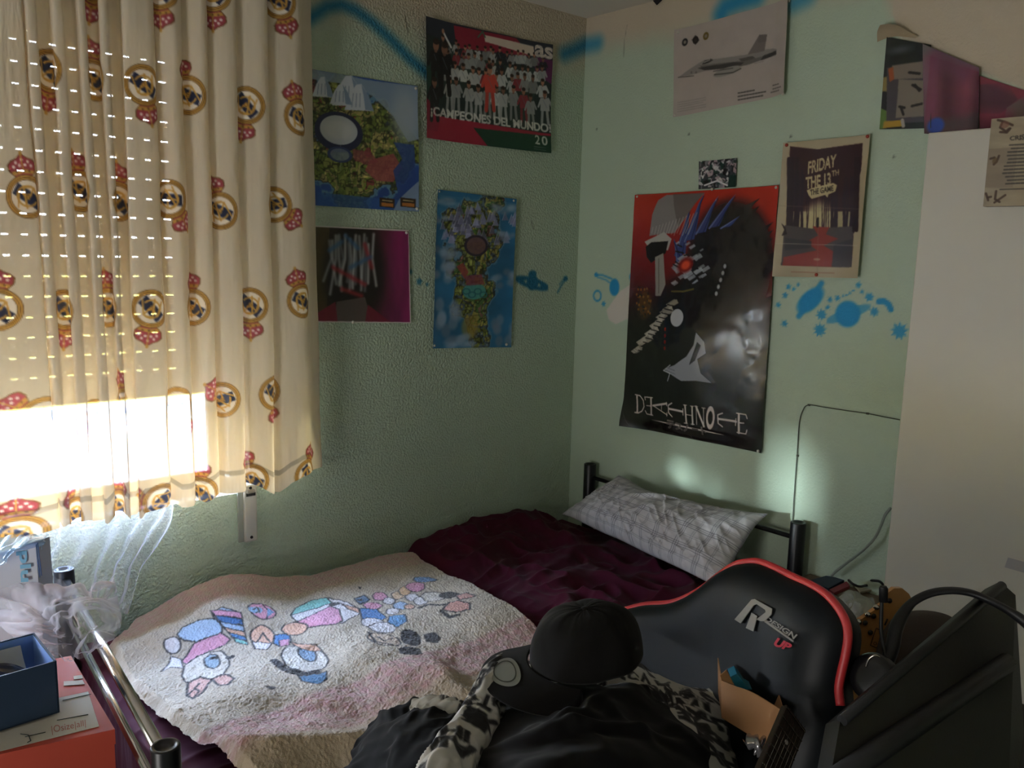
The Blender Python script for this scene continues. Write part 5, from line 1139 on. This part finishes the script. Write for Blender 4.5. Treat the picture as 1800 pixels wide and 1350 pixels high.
# black trousers lower left
cloth_thing('black_trousers', [[(655, 1280, 1.50), (690, 1255, 1.50), (735, 1240, 1.50), (785, 1240, 1.5), (830, 1260, 1.5)],
    [(632, 1310, 1.46), (680, 1280, 1.42), (730, 1265, 1.40), (790, 1262, 1.4), (840, 1285, 1.44)],
    [(622, 1340, 1.44), (670, 1318, 1.36), (730, 1300, 1.33), (790, 1298, 1.34), (850, 1320, 1.4)],
    [(612, 1375, 1.42), (660, 1365, 1.33), (730, 1350, 1.28), (790, 1345, 1.3), (860, 1365, 1.36)],
    [(590, 1440, 1.42), (660, 1430, 1.32), (730, 1430, 1.26), (800, 1420, 1.28), (870, 1430, 1.36)]], nvc, 'black trousers heaped at the left of the clothes pile', 'trousers', wr=((.018, 3, 2.4, 1.2, 3, 1.6), (.007, 8, 5, 3, 4, 2)))
# main black sweatshirt mound
cloth_thing('black_sweatshirt', [[(858, 1232, 1.48), (900, 1222, 1.49), (960, 1214, 1.50), (1030, 1210, 1.51), (1100, 1216, 1.52), (1150, 1232, 1.53), (1190, 1262, 1.55)],
    [(846, 1262, 1.42), (895, 1250, 1.40), (960, 1240, 1.40), (1030, 1236, 1.41), (1100, 1240, 1.43), (1160, 1260, 1.46), (1215, 1290, 1.5)],
    [(838, 1295, 1.38), (885, 1285, 1.32), (960, 1272, 1.31), (1030, 1268, 1.32), (1105, 1275, 1.35), (1170, 1295, 1.4), (1230, 1322, 1.46)],
    [(825, 1335, 1.35), (880, 1325, 1.26), (960, 1315, 1.24), (1030, 1312, 1.25), (1110, 1318, 1.29), (1180, 1335, 1.36), (1240, 1355, 1.44)],
    [(815, 1400, 1.34), (880, 1390, 1.22), (960, 1380, 1.18), (1030, 1380, 1.2), (1110, 1385, 1.25), (1180, 1395, 1.33), (1250, 1410, 1.42)],
    [(800, 1500, 1.36), (880, 1490, 1.22), (960, 1480, 1.18), (1030, 1480, 1.2), (1110, 1485, 1.25), (1180, 1490, 1.33), (1260, 1500, 1.42)]], bkc, 'big black sweatshirt mounded in the middle of the clothes pile', 'sweatshirt', 260, 260, wr=((.024, 1.6, 2.2, 1.4, 15, 1.5), (.010, 4, 3.5, -2, 16, 2)))
# white hoodie with black lettering: body behind, one sleeve down the left, one short sleeve
hd = thing('printed_hoodie', tuple(dep(1000, 1230, 1.6)), 'white hoodie printed all over with black letters, tangled through the clothes pile', 'hoodie')
cloth_thing('body', [[(860, 1180, 1.62), (920, 1165, 1.62), (980, 1160, 1.62), (1050, 1158, 1.62), (1100, 1165, 1.62), (1150, 1195, 1.62), (1200, 1215, 1.64), (1245, 1215, 1.64)],
    [(868, 1205, 1.56), (925, 1195, 1.56), (985, 1190, 1.56), (1050, 1185, 1.56), (1110, 1190, 1.56), (1160, 1215, 1.57), (1210, 1225, 1.58), (1275, 1255, 1.6)],
    [(862, 1240, 1.52), (925, 1225, 1.52), (985, 1215, 1.53), (1050, 1215, 1.53), (1115, 1218, 1.53), (1170, 1245, 1.53), (1225, 1262, 1.53), (1300, 1300, 1.58)],
    [(858, 1280, 1.50), (925, 1270, 1.50), (985, 1270, 1.50), (1050, 1270, 1.5), (1125, 1275, 1.49), (1185, 1290, 1.47), (1240, 1305, 1.47), (1310, 1340, 1.56)],
    [(858, 1340, 1.50), (925, 1330, 1.50), (985, 1330, 1.50), (1050, 1330, 1.5), (1140, 1340, 1.47), (1200, 1350, 1.44), (1260, 1360, 1.46), (1325, 1400, 1.55)],
    [(858, 1440, 1.50), (925, 1430, 1.50), (985, 1430, 1.50), (1050, 1430, 1.5), (1140, 1440, 1.47), (1210, 1440, 1.44), (1270, 1450, 1.46), (1340, 1470, 1.55)]], prn, '', '', 300, 240, wr=((.013, 5, 2.5, 1.5, 21, 1.6), (.006, 11, 6, -3, 22, 2)), col=lettered(.50, .30, 120, .026, 3), parent=hd)
def sleeve(ctrl, rad, colf, nseg=160, nround=90, wr=.008, seed=2):
    P_ = np.array([dep(x, y, d) for x, y, d in ctrl]); P_ = catmull(P_, np.linspace(0, len(P_)-1, nseg)); T_ = np.gradient(P_, axis=0); T_ /= np.linalg.norm(T_, axis=1, keepdims=True)
    view = CAM-P_; view -= T_*(view*T_).sum(1, keepdims=True); view /= np.linalg.norm(view, axis=1, keepdims=True); side = np.cross(T_, view)
    r_ = np.interp(np.linspace(0, 1, nseg), np.linspace(0, 1, len(rad)), rad)[:, None]
    a = np.linspace(0, 2*np.pi, nround, endpoint=False)[None]; l_ = np.linspace(0, 1, nseg)[:, None]
    R_ = r_*(1+.0*a)+wr*(ridge(l_*9+np.sin(a)*1.4, np.cos(a)*1.3+l_*3, seed)**2-.35)+wr*.5*(ridge(l_*20+np.sin(a)*2, np.cos(a)*2, seed+1)**2-.35)
    G = P_[:, None]+side[:, None]*(np.cos(a)*R_)[..., None]+view[:, None]*(np.sin(a)*R_*.6)[..., None]
    G[..., 2] = np.maximum(G[..., 2], .52)
    u = (a/(2*np.pi)+l_*0); v = l_+0*a
    return G, colf(u, v)
G_, c_ = sleeve([(905, 1165, 1.52), (880, 1185, 1.47), (862, 1215, 1.42), (845, 1255, 1.38), (825, 1290, 1.34), (800, 1325, 1.29), (775, 1365, 1.24), (755, 1420, 1.2)], [.018, .024, .028, .030, .032, .034, .036, .036], lettered(.20, .42, 44, .027, 7))
grid('sleeve', G_, prn, c_, parent=hd, closed=True)
G_, c_ = sleeve([(722, 1243, 1.42), (745, 1246, 1.415), (775, 1252, 1.41), (805, 1262, 1.41), (835, 1268, 1.42), (860, 1262, 1.44)], [.006, .017, .022, .024, .024, .022], lettered(.16, .2, 34, .02, 9), 100, 70)
mk = sst(.22, .35, np.linspace(0, 1, 100))[:, None, None]; c_ = c_*mk+hx('b9b7b0')*(1-mk); grid('sleeve', G_, prn, c_, parent=hd, closed=True)
G_, c_ = sleeve([(775, 1262, 1.43), (790, 1285, 1.40), (802, 1305, 1.37), (810, 1325, 1.34)], [.010, .016, .02, .02], lettered(.14, .14, 30, .018, 12), 70, 60); grid('cuff', G_, prn, c_, parent=hd, closed=True)
dc = [dep(x, y, d) for x, y, d in ((748, 1310, 1.30), (754, 1316, 1.30), (760, 1324, 1.29), (770, 1330, 1.29), (776, 1338, 1.28))]
MB().tube([tuple(v) for v in catmull(dc, np.linspace(0, 4, 24))], .0022).build('drawstring', mat('white_cord', hx('b8b8b4'), rough=.8), hd)
tb_ = [dep(x, y, d) for x, y, d in ((950, 1196, 1.50), (965, 1204, 1.49), (982, 1212, 1.485), (1000, 1206, 1.49), (1008, 1196, 1.50))]
MB().tube([tuple(v) for v in catmull(tb_, np.linspace(0, 4, 30))], .009, rs=[.004+.006*math.sin(math.pi*k/29) for k in range(30)]).build('neck_tape', mat('satin_white', hx('a8a8a4'), rough=.4), hd)
# black cap: crown, visor, sticker
CZ = dep(1030, 1125, 1.46); ax_u = np.array([0, 0, 1.]); vr = -(cR*.90+np.array([cF[0], cF[1], 0])*.28); vr[2] = -.10; vr /= np.linalg.norm(vr); ax_u = np.array([cR[0]*.2, cR[1]*.2, 1.])
side_ = np.cross(ax_u, vr); side_ /= np.linalg.norm(side_); upc = np.cross(vr, side_)
capt = thing('baseball_cap', tuple(CZ-upc*.03), 'black baseball cap with oval silver sticker on its visor, topping the clothes pile', 'cap')
capm = mat('black_cap_cloth', hx('090706'), rough=.9, sheen=.06, spec=.2, bump=.15, bscale=700, bdist=.0005); thr = mat('cap_thread', hx('7a7870'), rough=.8)
al = np.linspace(0, 2*np.pi, 96, endpoint=False)[None]; be = np.linspace(0, 1, 40)[:, None]
rr = .088*np.cos(be*np.pi/2)**.62*(1+.03*np.cos(al*6)*np.sin(be*np.pi)); hh = .088*np.sin(be*np.pi/2)**.9
G = CZ+vr*(np.cos(al)*rr*1.12)[..., None]+side_*(np.sin(al)*rr*.95)[..., None]+upc*((hh-.03)+0*al)[..., None]
G = G+upc*(.010*(fbm(np.cos(al)*2+3, np.sin(al)*2+be*2, 3)-.5)[..., None])
grid('crown', G, capm, parent=capt, closed=True, thick=.002)
MB().lathe(tuple(CZ+upc*.058), [(0, .005), (.006, .003), (.008, -.001)], tuple(upc), 16).build('button', capm, capt)
pv, qv = np.meshgrid(np.linspace(-1, 1, 60), np.linspace(0, 1, 34)); ang = pv*1.15
Rr = .092+(.070*np.sqrt(np.clip(1-pv**2, 0, 1))+.004)*qv
G = CZ+vr*(np.cos(ang)*Rr*1.12)[..., None]+side_*(np.sin(ang)*Rr*.97)[..., None]+upc*((-.026-.022*pv**2*(.4+.8*qv)-.012*qv))[..., None]
grid('visor', G, capm, parent=capt, thick=.004)
sq, sr = np.meshgrid(np.linspace(0, 2*np.pi, 40), np.linspace(.0, 1, 8)); pq_ = .30*np.cos(sq)*sr-.05; qq_ = .52+.30*np.sin(sq)*sr
def visp(p, q, lift): a_ = p*1.15; R_ = .092+(.070*np.sqrt(np.clip(1-p**2, 0, 1))+.004)*q; return CZ+vr*(np.cos(a_)*R_*1.12)[..., None]+side_*(np.sin(a_)*R_*.97)[..., None]+upc*((-.026-.022*p**2*(.4+.8*q)-.012*q+lift))[..., None]
grid('sticker', visp(pq_, qq_, .0035), mat('silver_foil_sticker', hx('8c8f88'), rough=.35, metal=.3), parent=capt)
grid('sticker_ring', visp(pq_*0+.24*np.cos(sq)*(.85+.1*sr)-.05, .52+.24*np.sin(sq)*(.85+.1*sr), .0042), mat('sticker_print', hx('34382f'), rough=.5), parent=capt)
# ================================================================== cardboard pouch, foil, guitar necks, headphones, screen
kr = mat('kraft_card', hx('a3764c'), rough=.75, noise=.08, nscale=12)
C = [[dep(x, y, d) for x, y, d in r] for r in ([(1268, 1196, 1.50), (1290, 1205, 1.47), (1325, 1218, 1.44), (1377, 1250, 1.40)], [(1268, 1235, 1.49), (1295, 1245, 1.455), (1330, 1262, 1.43), (1372, 1280, 1.40)], [(1269, 1262, 1.48), (1295, 1278, 1.45), (1328, 1298, 1.42), (1356, 1312, 1.40)])]
kp = thing('cardboard_carton', tuple(dep(1320, 1290, 1.45)), 'small open brown cardboard carton with something turquoise inside, on the chair', 'box')
Ps = surf(C, 40, 30); bv = fn*0+np.array([.30, .25, 0])*.22
fr_ = Ps[[0, 0, -1, -1], [0, -1, -1, 0]]
grid('front_panel', Ps, kr, parent=kp, thick=.002)
MB().prism([Ps[0, 0], Ps[-1, 0], Ps[-1, 0]+bv, Ps[0, 0]+bv], (.001, -.001, 0)).prism([Ps[-1, 0], Ps[-1, -1], Ps[-1, -1]+bv, Ps[-1, 0]+bv], (0, 0, .001)).prism([Ps[0, -1], Ps[-1, -1], Ps[-1, -1]+bv, Ps[0, -1]+bv], (.001, -.001, 0)).build('side_panel', kr, kp)
MB().prism([dep(x, y, 1.475) for x, y in ((1269, 1196), (1266, 1188), (1277, 1178), (1283, 1190), (1290, 1204))], (.001, .001, .001)).build('torn_flap', kr, kp)
MB().prism([dep(x, y, 1.49) for x, y in ((1284, 1190), (1295, 1184), (1304, 1194), (1312, 1206), (1322, 1212), (1296, 1212))], (.02, .02, 0)).build('turquoise_contents', mat('turquoise_plastic', hx('2c7c98'), rough=.4), kp)
C = [[dep(x, y, d) for x, y, d in r] for r in ([(1304, 1294, 1.36), (1330, 1290, 1.36), (1352, 1300, 1.36)], [(1314, 1312, 1.33), (1338, 1308, 1.31), (1356, 1320, 1.34)], [(1324, 1330, 1.33), (1346, 1332, 1.31), (1362, 1345, 1.34)])]
Ps = surf(C, 70, 60); uu, vv = np.meshgrid(np.linspace(0, 1, 70), np.linspace(0, 1, 60)); Ps = Ps+normals(Ps)*(.016*(ridge(uu*4+vv, vv*2+uu, 7)**2-.3))[..., None]
tag(grid('foil_wrapper', Ps, mat('silver_foil', hx('b0b0b4'), rough=.22, metal=.8), loc=Ps.reshape(-1, 3).mean(0)), 'crumpled silver foil wrapper below the cardboard carton', 'wrapper')
# guitar lying across the chair: only its dark fretboard shows
fb = mat('rosewood_fretboard', hx('2c221c'), rough=.5); nk = mat('maple_neck', hx('b07c44'), rough=.4); mt_ = mat('nickel', hx('b8b4ac'), rough=.2, metal=1)
def bar(p0, p1, w, t, up): 
    d = (p1-p0); L_ = np.linalg.norm(d); d = d/L_; s_v = np.cross(d, up); s_v /= np.linalg.norm(s_v); u_v = np.cross(s_v, d)
    R_ = Matrix(((d[0], s_v[0], u_v[0]), (d[1], s_v[1], u_v[1]), (d[2], s_v[2], u_v[2]))); return (p0+p1)/2, (L_, w, t), R_, d, s_v, u_v
g2 = thing('dark_guitar', tuple(dep(1385, 1330, 1.30)), 'dark guitar neck with pearl dot lying beside the carton', 'guitar')
p0, p1 = dep(1395, 1262, 1.36), dep(1330, 1420, 1.22); c0_, sz, R_, d_v, s_v, u_v = bar(p0, p1, .052, .012, -cF)
MB().box(c0_, sz, R_, bev=.002).build('fretboard', fb, g2)
m = MB()
for k in range(9): m.box(p0+(p1-p0)*(k+.3)/9.2+u_v*.0065, (.0018, .050, .0015), R_)
m.build('frets', mt_, g2)
m = MB(); m.lathe(tuple(p0+(p1-p0)*.30+u_v*.006), [(0, .001), (.0035, .0008), (.004, 0)], tuple(u_v), 14); m.build('inlay_dot', mat('pearl', hx('d0d0cc'), rough=.3), g2)
m = MB()
for k in range(6): m.cyl(tuple(p0+s_v*(-.018+.0072*k)+u_v*.009), tuple(p1+s_v*(-.020+.008*k)+u_v*.009), .0004, n=5)
m.build('strings', mt_, g2)
# electric guitar headstock leaning by the wardrobe
GD = 1.75
hs = [(1500, 1095), (1516, 1087), (1536, 1073), (1556, 1058), (1560, 1043), (1572, 1034), (1586, 1034), (1598, 1044), (1604, 1056), (1598, 1070), (1586, 1084), (1578, 1098), (1567, 1125), (1556, 1146), (1544, 1160), (1502, 1170), (1501, 1130)]
hp_ = [dep(x, y, GD+(.0 if y < 1100 else 0)) for x, y in hs]
g1 = thing('electric_guitar', tuple(dep(1530, 1300, GD)), 'electric guitar with maple headstock leaning behind the gaming chair', 'guitar')
MB().prism(hp_, cF*.014).build('headstock', nk, g1)
n0, n1 = dep(1524, 1160, GD+.004), dep(1470, 1420, GD-.1); c0_, sz, R_, d_v, s_v, u_v = bar(n0, n1, .045, .02, -cF); MB().box(c0_, sz, R_, bev=.006).build('neck', nk, g1)
bz = dep(1440, 1560, GD-.15); bd_ = [bz+s_v*(.15*math.cos(a)*(1+.25*math.cos(2*a)))+d_v*(.19*math.sin(a)) for a in np.linspace(0, 2*np.pi, 40, endpoint=False)]
MB().prism(bd_, tuple(-u_v*.04)).build('body', mat('guitar_lacquer', hx('3a1c14'), rough=.25), g1)
for x, y in ((1509, 1093), (1525, 1080), (1540, 1067)):
    p = dep(x, y, GD-.004); MB().lathe(tuple(p), [(0, .009), (.0035, .008), (.0045, .004), (.006, .003), (.006, 0)], tuple(-cF), 14).build('tuning_post', mt_, g1)
for x, y in ((1521, 1095), (1536, 1083), (1564, 1056), (1530, 1112), (1508, 1122)):
    p = dep(x, y, GD-.004); MB().lathe(tuple(p), [(0, .004), (.004, .003), (.0055, 0)], tuple(-cF), 12).build('string_tree', mat('dark_nickel', hx('2c2824'), rough=.4, metal=.6), g1)
m = MB(); lab = [dep(x, y, GD-.0015) for x, y in ((1540, 1104), (1552, 1110), (1543, 1140), (1530, 1134))]
for a, b in zip(lab, lab[1:]+lab[:1]): m.cyl(tuple(a), tuple(b), .0007, n=5)
m.cyl(tuple(dep(1560, 1088, GD-.0015)), tuple(dep(1555, 1099, GD-.0015)), .0016, n=5); m.lathe(tuple(dep(1538, 1131, GD-.0015)), [(.0025, .0006), (.0035, .0006)], tuple(-cF), 14)
m.build('decal', mat('decal_ink', hx('241a10'), rough=.6), g1)
# desk on the right with monitor, headphones, cap dome
dk = thing('desk', (-1.25, -2.25, 0), 'dark desk in the near right corner under the headphones and monitor', 'desk')
dkm = mat('desk_black', hx('0e0c0a'), rough=.6)
DZ = .76
MB().box((-1.02, -2.42, DZ-.0125), (.70, 1.0, .025), bev=.003).build('desk_top', dkm, dk)
for x in (-1.34, -.70):
    for y in (-1.95, -2.88): MB().box((x, y, (DZ-.025)/2), (.04, .04, DZ-.025)).build('leg', dkm, dk)
# tilted black monitor
mo = thing('monitor', tuple(dep(1700, 1250, 1.35)*[1, 1, 0]+[0, 0, DZ]), 'tilted black flat monitor seen from behind at the lower right', 'monitor')
mp = [dep(x, y, d) for x, y, d in ((1478, 1262, 1.22), (1758, 1022, 1.50), (1785, 1046, 1.50), (1800, 1290, 1.36), (1770, 1480, 1.22), (1440, 1480, 1.10))]
mdir = np.cross(mp[1]-mp[0], mp[5]-mp[0]); mdir /= np.linalg.norm(mdir); mdir *= np.sign(mdir@cF)
MB().prism(mp, tuple(mdir*.035)).build('back_cover', mat('monitor_shell', hx('100f0b'), rough=.5, bump=.1, bscale=200), mo)
r0, r1 = mp[0], mp[1]; MB().cyl(tuple(r0-mdir*.004+(mp[5]-mp[0])*.03), tuple(r1-mdir*.004+(mp[3]-mp[2])*.04), .008).build('bezel_edge', blkp, mo)
r0 = mp[0]+(mp[5]-mp[0])*.55; r1 = mp[1]+(mp[3]-mp[2])*.62; MB().cyl(tuple(r0-mdir*.006), tuple(r1-mdir*.006), .016).build('stand_arm', blkp, mo)
# headphones
hpn = thing('headphones', tuple(dep(1540, 1220, 1.42)), 'black over-ear headphones resting on the monitor and guitar', 'headphones')
bp = [(1552, 1180, 1.40), (1568, 1140, 1.42), (1575, 1105, 1.44), (1588, 1078, 1.46), (1605, 1058, 1.47), (1635, 1043, 1.47), (1670, 1038, 1.46), (1705, 1042, 1.45), (1740, 1056, 1.43), (1775, 1075, 1.40), (1805, 1096, 1.38), (1830, 1120, 1.36)]
bpp = catmull(np.array([dep(*p) for p in bp]), np.linspace(0, len(bp)-1, 90))
Td = np.gradient(bpp, axis=0); Td /= np.linalg.norm(Td, axis=1, keepdims=True); sw = np.cross(Td, -cF[None]); sw /= np.linalg.norm(sw, axis=1, keepdims=True); dn = np.cross(Td, sw)
wv = np.interp(np.linspace(0, 1, 90), [0, .2, .35, .8, 1], [.011, .011, .0055, .0065, .011])[:, None]
a = np.linspace(0, 2*np.pi, 20, endpoint=False)[None]
grid('headband', bpp[:, None]+sw[:, None]*(np.cos(a)*wv)[..., None]+dn[:, None]*(np.sin(a)*.012)[..., None], mat('headband_leatherette', hx('121215'), rough=.5), parent=hpn, closed=True)
e0 = dep(1538, 1192, 1.39)
MB().lathe(tuple(e0), [(0, -.02), (.030, -.02), (.038, -.012), (.040, .006), (.034, .018), (.020, .022), (0, .020)], tuple(-(cF*.6)+cR*-.6+cU*.3), 36).build('ear_cup', mat('ear_cup_plastic', hx('101012'), rough=.3), hpn)
e1 = dep(1832, 1150, 1.35)
MB().lathe(tuple(e1), [(0, -.02), (.030, -.02), (.038, -.012), (.040, .006), (.034, .018), (0, .020)], tuple(-(cF*.5)+cR*.8), 36).build('ear_cup', mat('ear_cup_plastic'), hpn)
m = MB(); m.tube([tuple(v) for v in catmull(np.array([dep(*p) for p in ((1522, 1172, 1.36), (1528, 1158, 1.355), (1538, 1152, 1.35), (1546, 1156, 1.35))]), np.linspace(0, 3, 20))], .0018); m.build('yoke_edge', mt_, hpn)
# jack plug and cable
jk = thing('audio_cable', tuple(dep(1552, 1150, 1.40)), 'black audio cable with a fat plug rising before the guitar headstock', 'cable')
MB().cyl(tuple(dep(1553, 1058, 1.44)), tuple(dep(1553, 1034, 1.44)), .0072).cyl(tuple(dep(1553, 1034, 1.44)), tuple(dep(1553, 1030, 1.44)), .0072, .005).build('plug', blkp, jk)
MB().tube([tuple(v) for v in catmull(np.array([dep(*p) for p in ((1550, 1058, 1.44), (1549, 1085, 1.435), (1549, 1110, 1.43), (1552, 1130, 1.42), (1556, 1150, 1.41), (1560, 1175, 1.40))]), np.linspace(0, 5, 50))], .0032).build('lead', blkp, jk)
# dark felt hat dome behind the headphones
hc = dep(1640, 1130, 1.68); ht = MB()
ht.lathe(tuple(hc-np.array([0, 0, .07])), [(.10, 0), (.098, .035), (.09, .07), (.072, .10), (.045, .118), (0, .124)], (.0, .1, 1), 40)
tag(ht.build('wool_beanie', mat('dark_wool', hx('3c322c'), rough=.95, bump=.4, bscale=250), loc=hc), 'rounded dark woollen hat behind the headphones', 'hat')
